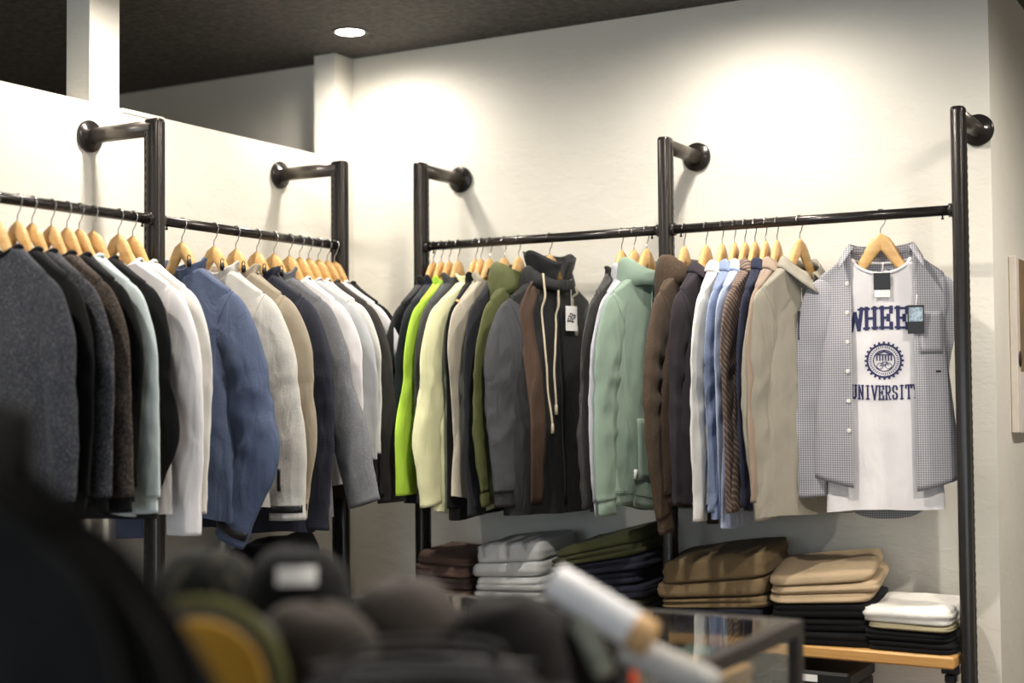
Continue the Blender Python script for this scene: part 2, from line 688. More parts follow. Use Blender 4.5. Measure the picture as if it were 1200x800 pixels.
def body_mesh(g, seed):
    sw, zn, zs = g['sw'], g['zn'], g['zs']
    zb, hw, th, nw = g['zb'], g['hw'], g['th'], g['nw']
    ndf = g.get('ndf', .035)
    nu, nv = 68, 46
    fold = Ridge(seed, (18, 44), (0, 5), 4)
    fold2 = Ridge(seed + 7, (40, 90), (6, 26), 4)
    crk = Ridge(seed + 3, (20, 60), (25, 70), 5)
    hemr = Ripple(seed + 5, (8, 20), (0, 1), 3)
    op = g.get('open')
    V = []
    for i in range(nv):
        v = (i / (nv - 1)) ** 1.15
        w = sw + (hw - sw) * sstep(v) + .006 * math.sin(v * 5 + seed)
        if op is None:
            a = np.linspace(0, 2 * np.pi, nu, endpoint=False)
        else:
            pw = .8
            ar = math.acos(min(1, (abs(op[1]) / w)) ** (1 / pw))
            al = math.acos(min(1, (abs(op[0]) / w)) ** (1 / pw))
            a = np.linspace(-ar, np.pi + al, nu)
        ca, sa = np.cos(a), np.sin(a)
        x = w * np.sign(ca) * np.abs(ca) ** .8
        side = np.sign(sa) * np.abs(sa) ** .62
        ax = np.abs(x)
        h0 = .0145 + .018 * np.exp(-(x / .085) ** 2)
        h1 = th * (1 - .25 * (ax / w) ** 4)
        h = h0 + (h1 - h0) * sstep(v / .45)
        y = h * side
        top = zn + (zs - zn) * np.clip((ax - nw) / (sw - nw), 0, 1.2) ** .9
        dip = np.where(sa < 0, ndf, .010) * np.clip(1 - (x / nw) ** 2, 0, 1) ** .7 * np.clip(np.abs(sa) * 2, 0, 1)
        top = top - dip
        bot = zb + .010 * hemr(x, side * .2)
        if g.get('tail'):
            bot = bot + g['tail'] * (np.clip(np.abs(x) / hw, 0, 1) ** 2.5)
        z = top + (bot - top) * v
        A = g['fold'] * sstep((v - .10) / .6)
        dy = A * (fold(x + .35 * x * v, z + y * 3) * .75 + fold2(x, z) * .35) + g['wrk'] * crk(x, z) * sstep(v / .12)
        dy = dy * np.clip(np.abs(sa) * 1.6, 0, 1)
        y = y + dy + g.get('lean', 0) * v
        if i == 0:                          # shoulder seam closes over the hanger, the neck stays open
            sh = sstep((ax - nw * .9) / (nw * .25))
            V.append(np.stack([x, y * (1 - sh * .97), z + .0045 * sh], 1))
        V.append(np.stack([x, y, z], 1))
    V = np.concatenate(V)
    return V, gridfaces(nv + 1, nu, op is None)


def sleeve_path(g, s, near):
    sw, zs, r = g['sw'], g['zs'], g['sr']
    ze = g['ze'] if near else g['ze'] - .01
    o1, o2, o3 = g['out'] if near else (.03, .03, .015)
    z0 = zs - r * 1.02
    Z = lambda t: z0 + (ze - z0) * t
    yb = g.get('sy', 0.0) if near else 0.0
    P = [(s * (sw - .055), 0, z0 + .004), (s * (sw - .02), 0, z0 - .002), (s * (sw + o1 * .6), yb * .1, Z(.17)), (s * (sw + o1), yb * .4, Z(.36)),
         (s * (sw + o2), yb, Z(.60)), (s * (sw + (o2 + o3) / 2), yb, Z(.80)), (s * (sw + o3), yb, ze)]
    return catmull(P, 64)


def sleeve_mesh(g, s, near, seed, t0=0.0, t1=1.0, grow=0.0, n=36):
    path = sleeve_path(g, s, near)
    N = len(path)
    t = np.linspace(0, 1, N)
    r1 = g['sr'] + (g['cr'] - g['sr']) * sstep((t - .1) / .95)
    r2 = .015 + (g['sth'] * .66 - .015) * sstep(t / .35)
    r2 = np.minimum(r2, r1)
    V, F = tube(path, r1, r2, n=n, caps=False, power=1.12)
    V = np.array(V).reshape(N, n, 3)
    lon = Ripple(seed + s * 5 + 1, (1.0, 2.2), (2, 7), 4)
    pleat = Ridge(seed + s * 5 + 2, (22, 60), (1, 6), 4)
    elb = Ridge(seed + s * 3, (10, 40), (40, 90), 5)
    th = np.arange(n) * 2 * np.pi / n
    T = np.gradient(path, axis=0)
    T /= np.linalg.norm(T, axis=1)[:, None]
    ctr = path[:, None, :]
    rad = V - ctr
    env = sstep((t - .12) / .2)[:, None]
    uu = r1[:, None] * np.cos(th)[None, :]                 # across the sleeve
    ss = (t * (g['zs'] - g['ze']))[:, None] + 0 * uu       # down the sleeve
    front = np.clip(np.abs(np.sin(th)) * 1.5, 0, 1)[None, :]
    sg = np.sign(np.sin(th))[None, :]
    eb = (.35 + np.exp(-((t - .52) / .16) ** 2) + .8 * np.exp(-((t - .95) / .08) ** 2))[:, None]
    cr = g['crease'] * (.75 * pleat(uu, ss * sg) + g['swr'] / .05 * .55 * eb * elb(uu * sg, ss))
    k = 1 + env * g['slf'] * lon(th[None, :], t[:, None])
    push = env * front * cr
    if grow:
        k = k + grow / np.linalg.norm(rad, axis=2)
    V = ctr + rad * k[..., None]
    V[..., 1] += push * sg
    e1d = np.cross(np.array([0, 1.0, 0]), T)[:, None, :]
    V = V + e1d * (env * (1 - front) * cr * .8 * np.sign(np.cos(th))[None, :])[..., None]
    i0, i1 = int(round(t0 * (N - 1))), int(round(t1 * (N - 1))) + 1
    V = V[i0:i1]
    m = i1 - i0
    # hollow end: turn the edge inwards and up
    e1 = V[-1]
    c = e1.mean(0)
    inn = [c + (e1 - c) * .90, c + (e1 - c) * .84 - T[i1 - 1] * .012, c + (e1 - c) * .2 - T[i1 - 1] * .014]
    V = np.concatenate([V.reshape(-1, 3)] + inn)
    return V, gridfaces(m + 3, n)


def sleeve_patch(g, s, near, seed, t0, t1, k0, k1, grow, n=36):
    V, F = sleeve_mesh(g, s, near, seed, t0, t1, grow, n)
    m = len(V) // n - 3
    P = V.reshape(-1, n, 3)[:m, k0:k1 + 1]
    V2, _ = sleeve_mesh(g, s, near, seed, t0, t1, -.002, n)
    Q = V2.reshape(-1, n, 3)[:m, k0:k1 + 1]
    nc = k1 - k0 + 1
    A = np.concatenate([P.reshape(-1, 3), Q.reshape(-1, 3)])
    F = gridfaces(m, nc, False) + [tuple(reversed(f)) for f in gridfaces(m, nc, False, m * nc)]
    N = m * nc
    rim = list(range(nc)) + [i * nc + nc - 1 for i in range(1, m)] + [N - 1 - j for j in range(1, nc)] + [i * nc for i in range(m - 2, 0, -1)]
    for i in range(len(rim)):
        a, b = rim[i], rim[(i + 1) % len(rim)]
        F.append((a, b, N + b, N + a))
    return A, F


def neck_loop(g, n=40, off=0.0):
    """closed curve around the neck opening, starting at the front centre"""
    nw, zn = g['nw'], g['zn']
    ndf = g.get('ndf', .035)
    P = []
    for k in range(n):
        a = 2 * math.pi * k / n - math.pi / 2
        x = (nw + off) * math.cos(a)
        y = (.030 + off) * math.sin(a)
        d = ndf if y < 0 else .010
        P.append((x, y, zn - d * max(0, 1 - (x / (nw + off + 1e-6)) ** 2) ** .7))
    return np.array(P)


def shirt_collar(g, mat, root, spread=.055, opened=False):
    n = 44
    base = neck_loop(g, n, .004)
    k0 = 1
    idx = list(range(k0, n - k0 + 1))
    V = []
    rows = 7
    for r in range(rows):
        f = r / (rows - 1)
        for q, k in enumerate(idx):
            p = base[k % n].copy()
            u = q / (len(idx) - 1)
            fr = abs(u - .5) * 2            # 1 at the front ends
            d = np.array([p[0], p[1] * 2.2, 0])
            d /= np.linalg.norm(d) + 1e-9
            if r < 3:                       # stand
                z = p[2] + .027 * (r / 2) * (1 - .25 * fr)
                off = .002
            else:                           # leaf folding over
                h = (r - 2) / (rows - 3)
                z = p[2] + .027 * (1 - .25 * fr) - h * (.031 + .036 * fr ** 3)
                off = .004 + .018 * h + .014 * h * fr ** 3
                p[0] += math.copysign(spread * h * fr ** 6 * .45, p[0])
                p[1] -= .022 * h * fr ** 2
            V.append((p[0] + d[0] * off, p[1] + d[1] * off, z))
    c = mesh('collar', V, gridfaces(rows, len(idx), False), mat, root)
    m = c.modifiers.new('thickness', 'SOLIDIFY')
    m.thickness = .003
    return c


def stand_collar(g, mat, root, h=.06, flare=.012, seed=0):
    n = 40
    base = neck_loop(g, n, .006)
    rip = Ripple(seed, (2, 5), (10, 30), 4)
    idx = list(range(1, n))
    V = []
    for r in range(8):
        f = r / 7
        for q, k in enumerate(idx):
            p = base[k]
            d = np.array([p[0], p[1] * 2, 0])
            d /= np.linalg.norm(d)
            w = .004 * rip(q * .3, f * .2)
            off = -.004 + flare * f + w
            V.append((p[0] + d[0] * off, p[1] + d[1] * off, p[2] - .012 + (h + .012 + .006 * rip(q * .25, 1)) * f))
    c = mesh('collar', V, gridfaces(8, len(idx), False), mat, root)
    m = c.modifiers.new('thickness', 'SOLIDIFY')
    m.thickness = .005
    m.offset = 1
    return c


def hood(g, mat, root, size=1.0, seed=0):
    """empty hood: a funnel round the neck whose rim rolls over and sags down the back"""
    n = 48
    base = neck_loop(g, n, .008)
    rip = Ridge(seed, (3, 8), (2, 6), 5)
    fr = [(-.004, -.014), (.002, .006), (.006, .022), (.012, .033), (.020, .032), (.026, .018), (.026, .0), (.020, -.012)]
    bk = [(-.004, -.014), (.004, .030), (.016, .056), (.036, .060), (.058, .036), (.066, -.03), (.058, -.10), (.014, -.135)]
    rows = 26
    fr = catmull([(a, 0, b) for a, b in fr], rows)
    bk = catmull([(a, 0, b) for a, b in bk], rows)
    V = []
    for r in range(rows):
        for k in range(n):
            a = 2 * math.pi * k / n - math.pi / 2
            m = ((1 + math.sin(a)) / 2) ** 1.3
            q = fr[r] * (1 - m) + bk[r] * m
            p = base[k]
            d = np.array([p[0] * .75, p[1] * 1.8, 0])
            d /= np.linalg.norm(d) + 1e-9
            f = r / (rows - 1)
            w = .0045 * rip(a * 1.0, f * 1.6) * math.sin(math.pi * f)
            off = q[0] * size + w
            z = p[2] + q[2] * size + w * .8
            V.append((p[0] + d[0] * off, p[1] + d[1] * off * (.75 if m > .5 else 1), z))
    h = mesh('hood', V, gridfaces(rows, n), mat, root)
    m = h.modifiers.new('thickness', 'SOLIDIFY')
    m.thickness = .004
    return h


def neckband(g, mat, root, r=.009):
    return mesh('neckband', *tube(neck_loop(g, 40, .001) + np.array([0, 0, .004]), r, r * .6, e2=(0, 0, 1), n=8, closed=True), mat, root)


def buttons(bvh, zs, x, mat, root, r=.0055):
    me = None
    for z in zs:
        y = front_y(bvh, x, z)
        if me is None:
            me = mesh('button', *lathe([(0, 0), (r, 0), (r, -.0018), (r * .8, -.003), (r * .5, -.0022), (0, -.0022)], 14, 'y'), mat, root)
            o = me
        else:
            o = me.copy()
            COL.objects.link(o)
        o.location = (x, y - .0045, z)


def hem_band(g, mat, root, V, nu, h=.045, pull=.93):
    rows = V.reshape(-1, nu, 3)[-1]
    c = rows.mean(0)
    out = []
    for f, k in ((0, 1.01), (.25, pull + .02), (.6, pull), (1, pull), (1.0, pull * .9), (.3, pull * .85)):
        r = c + (rows - c) * np.array([k, max(k, .9), 1])
        r[:, 2] = rows[:, 2] + .006 - h * f
        out.append(r)
    return mesh('hem_rib', np.concatenate(out), gridfaces(6, nu), mat, root)


DEF = dict(sw=.188, zn=-.133, zs=-.205, zb=-.80, hw=.235, th=.030, nw=.078, sr=.085, cr=.052, sth=.030, ze=-.80,
           out=(.045, .045, .03), fold=.011, wrk=.0012, swr=.05, slf=.07, crease=.0062)


def garment(name, label, cat, kind, mat, loc, rz, group, near=1, trim=None, seed=0, cuff=True, **kw):
    g = dict(DEF)
    g.update(kw)
    trim = trim or mat
    t = thing(name, label, cat, loc, rz, group)
    V, F = body_mesh(g, seed)
    body = mesh('body', V, F, mat, t)
    bvh = outward(body)
    for s in (-1, 1):
        nr = s == near
        knit = kind in ('sweater', 'hoodie', 'tee')
        sl = mesh('sleeve', *sleeve_mesh(g, s, nr, seed, 0, .93 if cuff else 1), g.get('smat', mat), t)
        if nr:
            ring = np.array(sleeve_mesh(g, s, nr, seed, 0, 1, .0006)[0]).reshape(-1, 36, 3)[8]
            mesh('armhole_seam', *tube(ring, .0014, n=6, e2=(1, 0, 0), closed=True), g.get('smat', mat), sl)
        if g.get('sleevezip') and nr:
            mesh('sleeve_zip', *sleeve_patch(g, s, nr, seed, .78, .88, 27, 28, .003), BLACKP, sl)
        if cuff:
            g2 = dict(g)
            if kind in ('sweater', 'hoodie'):
                g2['cr'] = g['cr'] * .84
            mesh('cuff', *sleeve_mesh(g2, s, nr, seed, .92, 1.0, .0012 if kind in ('shirt', 'shell', 'tee') else 0), trim, sl)
        if g.get('strap') and nr:
            mesh('cuff_strap', *sleeve_patch(g, s, nr, seed, .935, .972, 20, 34, .0035), BLACKP, sl)
    if kind == 'sweater' or kind == 'tee':
        neckband(g, trim if kind == 'sweater' else mat, t, .010 if kind == 'sweater' else .008)
    if kind in ('sweater', 'hoodie'):
        hem_band(g, trim, t, V, 68)
    if kind == 'shirt':
        shirt_collar(g, g.get('cmat', mat), t)
        ztop = g['zn'] - g.get('ndf', .035) - .004
        mesh('placket', *draped(bvh, -.016, .016, ztop, g['zb'] + .03, .0022), mat, t)
        buttons(bvh, [ztop - .03 - .085 * k for k in range(7)], 0, g.get('btn', WHITEP), t)
    if kind == 'shell':
        stand_collar(g, mat, t, g.get('ch', .055) * .5, .012, seed)
        ztop = g['zn'] - g.get('ndf', .035) + .02
        mesh('zipper', *draped(bvh, -.011, .011, ztop, g['zb'] + .02, .0022), g.get('zmat', trim), t)
    if kind == 'hooded':
        hood(g, g.get('hmat', mat), t, g.get('hs', 1.0), seed)
        ztop = g['zn'] - g.get('ndf', .035)
        mesh('zipper', *draped(bvh, -.011, .011, ztop, g['zb'] + .02, .0022), g.get('zmat', trim), t)
    if kind == 'hoodie':
        hood(g, mat, t, g.get('hs', 1.0), seed)
        z0 = g['zb'] + .05
        mesh('pouch_pocket', *draped(bvh, -.13, .13, z0 + .19, z0, .005, 10, 10, lambda z: 0), mat, t)
        for s in (-1, 1):
            y = front_y(bvh, s * .03, -.22)
            mesh('drawstring', *tube(catmull([(s * .026, -.045, -.15), (s * .03, y - .006, -.19), (s * .034, y - .006, -.27), (s * .031, y - .006, -.34)], 14), .0024, n=7), trim, t)
    if g.get('toggle'):
        px = near * .062
        tg = mesh('cord_toggle', *lathe([(0, -.012), (.006, -.010), (.0075, 0), (.006, .010), (0, .012)], 10, 'z', (px, -.034, g['zn'] + .010)), BLACKP, t)
        mesh('cord_loop', *tube([(px + .006 * math.cos(a), -.034, g['zn'] + .026 + .008 * math.sin(a)) for a in np.linspace(0, 6.0, 14)], .0016, n=6), BLACKP, tg)
    return t, bvh, g


R = math.radians
K = dict(
    marl=cloth('charcoal_marl', (46, 48, 54), fleck=(92, 92, 96), amount=.45, fscale=330),
    black=cloth('black_jersey', (15, 15, 16), .85),
    black2=cloth('black_nylon', (15, 15, 17), .55, crinkle=1.5),
    greymarl=cloth('grey_marl', (48, 49, 55), fleck=(104, 102, 102), amount=.5, fscale=330),
    brownmarl=cloth('brown_marl', (52, 45, 41), fleck=(106, 93, 82), amount=.5, fscale=330),
    mintwhite=cloth('pale_mint_fleece', (196, 206, 204)),
    white=cloth('white_jersey', (226, 222, 222)),
    white2=cloth('white_cotton', (222, 220, 214)),
    blue=cloth('slate_blue_shell', (72, 84, 112), .6, crinkle=2),
    stone=cloth('stone_shell', (196, 192, 184), .65, crinkle=2),
    beige=cloth('beige_shell', (160, 148, 128), .7, crinkle=1.5),
    navy=cloth('navy_shell', (28, 31, 46), .65, crinkle=1.5),
    grey=cloth('grey_chambray_shell', (112, 113, 116), .85, fleck=(132, 132, 134), amount=.3, fscale=300, crinkle=1.5),
    palegrey=cloth('pale_grey_jersey', (186, 188, 190)),
    dkgrey=cloth('dark_grey_jersey', (62, 59, 57)),
    lime=cloth('lime_shell', (190, 230, 74), .6, crinkle=1),
    slate=cloth('slate_grey_nylon', (72, 72, 76), .6, crinkle=2),
    yellow=cloth('pale_yellow_nylon', (236, 234, 186), .6, crinkle=1.5),
    cream=cloth('cream_shell', (200, 190, 170), .7, crinkle=1),
    char=cloth('charcoal_softshell', (44, 44, 48), .75),
    olive=cloth('olive_shell', (88, 92, 50), .65, crinkle=2),
    dusk=cloth('dusk_grey_shell', (62, 63, 66), .6, crinkle=2.5),
    brownp=cloth('brown_panel', (74, 54, 40), .6, crinkle=1.5),
    leather=cloth('dark_waxed_cloth', (52, 50, 48), .42, crinkle=4),
    lilac=cloth('lilac_grey_fleece', (180, 180, 186)),
    sage=cloth('sage_fleece', (136, 155, 139)),
    dkbrown=cloth('dark_brown_fleece', (74, 60, 48), fleck=(92, 76, 62), amount=.3, fscale=300),
    plum=cloth('plum_black_cotton', (50, 44, 50)),
    oxford=cloth('blue_oxford', (124, 138, 168), fleck=(150, 160, 186), amount=.4, fscale=400),
    sky=cloth('pale_blue_oxford', (158, 170, 196), fleck=(184, 192, 212), amount=.4, fscale=400),
    stripe=striped('brown_stripe_cotton', (92, 76, 68), (146, 124, 110), 34, 'DIAGONAL'),
    navyshirt=cloth('navy_cotton', (38, 42, 62)),
    taupe=cloth('taupe_cotton', (152, 134, 118)),
    greige=cloth('greige_twill', (148, 142, 128), .8),
    rib=cloth('black_rib', (14, 14, 15), .95),
)
GL1 = 'garments on the left wall rail nearest the viewer'
GL2 = 'garments on the left wall rail by the corner'
GB1 = 'jackets on the back wall rail by the corner'
GB2 = 'shirts on the right back wall rail'

# left wall: kind, material, y, label, name, category, overrides
LEFT = [
    ('sweater', 'marl', -1.905, 'charcoal marled crewneck sweater with black neckband, nearest on the left rail', 'sweater', 'rib', dict(zb=-.76, ze=-.80, th=.040, sr=.095, cr=.055, sth=.042, out=(.03, .05, .05), fold=.009, nw=.085)),
    ('sweater', 'black', -1.835, 'plain black sweater right behind the charcoal marled one', 'sweater', None, dict(zb=-.76, ze=-.79, th=.026, sth=.026, out=(.03, .035, .03))),
    ('sweater', 'greymarl', -1.787, 'grey marled sweater with black neckband beside the brown marled one', 'sweater', 'rib', dict(zb=-.76, ze=-.80, th=.026, sth=.028, out=(.04, .045, .05))),
    ('sweater', 'brownmarl', -1.722, 'brown flecked marled sweater beside the pale mint pullover', 'sweater', 'rib', dict(zb=-.76, ze=-.805, th=.030, sth=.030, out=(.045, .06, .075))),
    ('sweater', 'black', -1.668, 'black crewneck between brown marled sweater and pale mint pullover', 'sweater', None, dict(zb=-.76, ze=-.78, th=.022, sth=.022, out=(.03, .03, .03))),
    ('sweater', 'mintwhite', -1.625, 'pale mint fleece pullover with ribbed cuff between black garments', 'pullover', None, dict(zb=-.78, ze=-.815, th=.024, sth=.026, out=(.035, .045, .06), swr=.02)),
    ('tee', 'black', -1.575, 'black long-sleeved top with bent elbow before the white pullover', 'top', None, dict(zb=-.84, ze=-.80, th=.024, sth=.024, out=(.02, .055, -.02), sr=.085)),
    ('tee', 'white', -1.480, 'white long-sleeved top with wide cuff, left of the upright', 'top', None, dict(zb=-.82, ze=-.885, th=.034, sth=.038, out=(.04, .045, .05), cr=.058, swr=.02, slf=.05)),
    ('tee', 'white2', -1.425, 'white long-sleeved top half hidden against the upright', 'top', None, dict(zb=-.80, ze=-.83, th=.026, sth=.026, out=(.035, .035, .03))),
]
LEFT2 = [
    ('shell', 'blue', -1.225, 'slate blue rain shell with black cuff strap', 'jacket', None, dict(zb=-.86, ze=-.925, th=.046, sr=.105, cr=.060, sth=.05, out=(.07, .105, .0), toggle=1, strap=1, wrk=.003, swr=.07, slf=.10, ch=.05, fold=.014)),
    ('shell', 'stone', -1.085, 'pale stone grey shell jacket with black cuff strap', 'jacket', None, dict(zb=-.84, ze=-.875, th=.040, sr=.10, cr=.066, sth=.042, out=(.05, .08, .09), sleevezip=1, toggle=1, strap=1, wrk=.003, swr=.05, slf=.09, ch=.05, fold=.012)),
    ('shell', 'beige', -.985, 'beige shell jacket behind the pale stone one', 'jacket', None, dict(zb=-.84, ze=-.87, th=.036, sr=.09, cr=.055, sth=.036, out=(.045, .07, .04), toggle=1, strap=1, wrk=.002)),
    ('shell', 'navy', -.885, 'navy shell jacket with the longest hem beside the beige one', 'jacket', None, dict(zb=-.93, ze=-.92, th=.036, sth=.034, out=(.05, .06, .05), toggle=1)),
    ('shell', 'grey', -.800, 'mid grey chambray jacket with sleeve swung outward', 'jacket', None, dict(zb=-.90, ze=-.845, th=.038, sr=.095, cr=.062, sth=.040, out=(.05, .11, .175), toggle=1, wrk=.002, slf=.09)),
    ('tee', 'white', -.722, 'white long-sleeved top right beside the grey chambray jacket', 'top', None, dict(zb=-.80, ze=-.70, th=.026, sth=.028, out=(.04, .05, .05))),
    ('tee', 'palegrey', -.668, 'pale grey long-sleeved top between two white ones', 'top', None, dict(zb=-.80, ze=-.72, th=.022, sth=.024, out=(.04, .05, .06))),
    ('tee', 'white2', -.620, 'white long-sleeved top left of the dark grey one', 'top', None, dict(zb=-.80, ze=-.70, th=.020, sth=.022, out=(.03, .04, .04))),
    ('tee', 'dkgrey', -.568, 'dark grey long-sleeved top near the corner upright', 'top', None, dict(zb=-.84, ze=-.86, th=.026, sth=.028, out=(.05, .075, .10))),
    ('tee', 'white', -.518, 'white long-sleeved top between dark grey and black ones', 'top', None, dict(zb=-.80, ze=-.78, th=.020, sth=.022, out=(.06, .08, .10))),
    ('tee', 'black', -.476, 'black long-sleeved top last on the left rail, at the corner upright', 'top', None, dict(zb=-.83, ze=-.84, th=.018, sth=.022, out=(.06, .09, .10))),
]
# back wall, by the corner
BACK1 = [
    ('shell', 'black2', .530, 'black nylon jacket first on the rail by the corner upright', 'jacket', None, dict(zb=-.83, ze=-.84, th=.020, sth=.024, out=(.05, .07, .08), ch=.05, wrk=.002)),
    ('shell', 'navy', .562, 'dark navy jacket tucked beside the lime green one', 'jacket', None, dict(zb=-.87, ze=-.83, th=.016, sth=.020, out=(.03, .05, .05), ch=.04)),
    ('shell', 'lime', .594, 'bright lime green jacket', 'jacket', None, dict(zb=-.83, ze=-.835, th=.018, sth=.024, out=(.04, .09, .09), sr=.09, cr=.062, ch=.035, wrk=.002, swr=.03)),
    ('shell', 'slate', .630, 'slate grey nylon jacket with stand collar beside the pale yellow one', 'jacket', None, dict(zb=-.88, ze=-.86, th=.020, sth=.022, out=(.03, .04, .04), ch=.06, wrk=.002)),
    ('shell', 'yellow', .700, 'pale yellow windbreaker with long gathered sleeve', 'jacket', None, dict(zb=-.90, ze=-.865, th=.030, sr=.10, cr=.060, sth=.040, out=(.04, .08, .05), ch=.045, wrk=.003, swr=.08, slf=.12, sw=.195, turn=-5)),
    ('shell', 'black', .722, 'black jacket squeezed between pale yellow and cream jackets', 'jacket', None, dict(zb=-.91, ze=-.88, th=.010, sth=.016, sw=.17, out=(.0, .01, .02), ch=.05, crease=.002, fold=.003)),
    ('shell', 'cream', .756, 'cream jacket of which a narrow strip shows', 'jacket', None, dict(zb=-.85, ze=-.70, th=.014, sth=.018, out=(.0, .0, .0), sw=.175, ch=.045)),
    ('shell', 'char', .812, 'charcoal softshell jacket with smooth dark sleeve beside the olive one', 'jacket', None, dict(zb=-.86, ze=-.90, th=.022, sr=.085, sth=.026, out=(.01, .02, .02), sw=.18, ch=.06)),
    ('hooded', 'olive', .868, 'olive green hooded jacket', 'jacket', None, dict(zb=-.84, ze=-.86, th=.030, sth=.028, out=(.05, .06, .02), hs=1.15, wrk=.003, swr=.08)),
]
BACK1B = [
    ('shell', 'leather', 1.246, 'dark waxed jacket with crinkled sleeve left of the lilac sweatshirt', 'jacket', None, dict(zb=-.86, ze=-.86, th=.024, sth=.030, out=(.04, .06, .06), ch=.04, wrk=.003, swr=.08)),
    ('hoodie', 'lilac', 1.290, 'lilac grey hooded sweatshirt behind the sage one', 'sweatshirt', None, dict(zb=-.80, ze=-.88, th=.018, sth=.026, out=(.05, .06, .05), hs=.6)),
    ('hoodie', 'sage', 1.334, 'sage green hoodie with ribbed cuffs', 'hoodie', None, dict(zb=-.83, ze=-.88, th=.030, sr=.09, cr=.062, sth=.036, out=(.03, .045, .045), hs=1.0, fold=.012, sw=.20, turn=-7)),
]
BACK2 = [
    ('hoodie', 'dkbrown', 1.462, 'dark brown fleece hoodie with long hanging sleeve', 'hoodie', None, dict(zb=-.82, ze=-.925, th=.032, sr=.09, cr=.050, sth=.034, out=(.06, .05, -.02), hs=1.0)),
    ('shirt', 'plum', 1.535, 'plum black shirt between brown hoodie and white shirt', 'shirt', None, dict(zb=-.84, ze=-.84, th=.022, sth=.022, out=(.02, .03, .02))),
    ('shirt', 'white2', 1.588, 'white button-down shirt beside the plum black one', 'shirt', None, dict(zb=-.85, ze=-.885, th=.020, sth=.026, out=(.03, .045, .05), cr=.056)),
    ('shirt', 'oxford', 1.628, 'blue oxford shirt with crumpled sleeve', 'shirt', None, dict(zb=-.88, ze=-.86, th=.017, sth=.022, out=(.03, .02, .03), wrk=.003, swr=.08)),
    ('shirt', 'sky', 1.662, 'paler blue oxford shirt behind the brown striped shirt', 'shirt', None, dict(zb=-.90, ze=-.87, th=.015, sth=.018, out=(.01, .01, .0))),
    ('shirt', 'stripe', 1.694, 'brown diagonally striped shirt', 'shirt', None, dict(zb=-.86, ze=-.86, th=.015, sth=.018, out=(.02, .02, .02))),
    ('shirt', 'navyshirt', 1.728, 'navy shirt left of the taupe shirt', 'shirt', None, dict(zb=-.85, ze=-.84, th=.016, sth=.020, out=(.03, .03, .03))),
    ('shirt', 'taupe', 1.764, 'taupe shirt with gathered buttoned cuff', 'shirt', None, dict(zb=-.84, ze=-.825, th=.018, sth=.026, out=(.02, .035, .03), sr=.085, cr=.048)),
    ('shirt', 'greige', 1.835, 'greige button-up overshirt with dark tag inside the collar', 'shirt', None, dict(zb=-.87, ze=-.875, th=.026, sr=.095, cr=.058, sth=.036, out=(.035, .03, .0), fold=.012, ndf=.045, turn=-16)),
]

rnd = random.Random(4)


def hang(rows, wall, group):
    out = []
    for i, (kind, m, p, label, name, trim, kw) in enumerate(rows):
        jit = R(rnd.uniform(-3, 3) if 'turn' not in kw else kw['turn'])
        if wall == 'L':
            loc, rz, near = (D, p, ZR), jit, 1
        else:
            loc, rz, near = (p, -D, ZR), math.pi / 2 + jit, -1
        short = label.split(' with ')[0].split(' between ')[0].split(' behind ')[0].split(' beside ')[0].split(' left of')[0].split(',')[0]
        hanger(('beech hanger carrying the ' + label)[:400] if len(label.split()) <= 11 else 'beech hanger carrying the ' + short, loc, rz, 'beech clothes hangers')
        out.append(garment(name, label, name, kind, K[m], loc, rz, group, near, K[trim] if trim else None, seed=int(abs(p) * 1000) % 997, **kw))
    return out


hang(LEFT, 'L', GL1)
hang(LEFT2, 'L', GL2)
b1 = hang(BACK1, 'B', GB1)
b1b = hang(BACK1B, 'B', GB1)
b2 = hang(BACK2, 'B', GB2)


def hang_tag(root, x, y, z, w, h, face, label_part=None, tilt=0.0, cord=.05, name='hang_tag'):
    tg = mesh(name, *bbox(x - w / 2, x + w / 2, y - .0012, y + .0012, z - h, z, .0006), face, root, False)
    mesh('tag_cord', *tube([(x, y, z - .006), (x + .004, y + .004, z + cord)], .0010, n=6), WHITEP, tg)
    return tg


# parka with tag, the last on the corner rail
PX = (.985, -D, ZR)
prz = math.pi / 2 - R(12)
hanger('beech hanger carrying the black and brown panelled parka', PX, prz, 'beech clothes hangers')
pk, bv, g = garment('parka', 'black hooded parka with grey sleeves, brown panels, cream cords and a white tag', 'parka', 'plainbody', K['black2'], PX, prz, GB1, -1, K['black2'], 311,
                    smat=K['dusk'], zb=-.895, ze=-.865, th=.045, sr=.102, cr=.058, sth=.048, out=(.03, .035, .03), wrk=.003, swr=.08, slf=.12, fold=.014, sw=.198, hw=.225)
stand_collar(g, K['black2'], pk, .085, .034, 5)
hood(g, K['black2'], pk, .8, 8)
mesh('brown_panel', *draped(bv, -.165, -.105, -.150, -.86, .003, 6, 30, lambda z: .012 * math.sin(z * 7) + .055 * max(0, (z + .25) / .10)), K['brownp'], pk)
mesh('brown_panel', *draped(bv, .145, .172, -.30, -.50, .003, 4, 16, lambda z: (z + .3) * -.1), K['brownp'], pk)
mesh('zipper', *draped(bv, -.010, .010, -.15, -.87, .0035), BLACKP, pk)
CORD = cloth('cream_cord', (214, 200, 172))
for (x0, x1, z0, z1) in ((-.095, -.07, -.125, -.62), (-.02, -.045, -.165, -.56), (.07, .085, -.16, -.30)):
    pts = []
    for k in range(14):
        f = k / 13
        x = x0 + (x1 - x0) * f + .006 * math.sin(f * 7)
        z = z0 + (z1 - z0) * f
        pts.append((x, min(front_y(bv, x, z), -.045 if f < .2 else 1) - .006, z))
    c = mesh('drawcord', *tube(catmull(pts, 40), .0036, n=8), CORD, pk)
    mesh('cord_end', *tube([(pts[-1][0], pts[-1][1], pts[-1][2] + .012), (pts[-1][0], pts[-1][1], pts[-1][2] - .02)], [.0050, .0062], n=8), CORD, c)
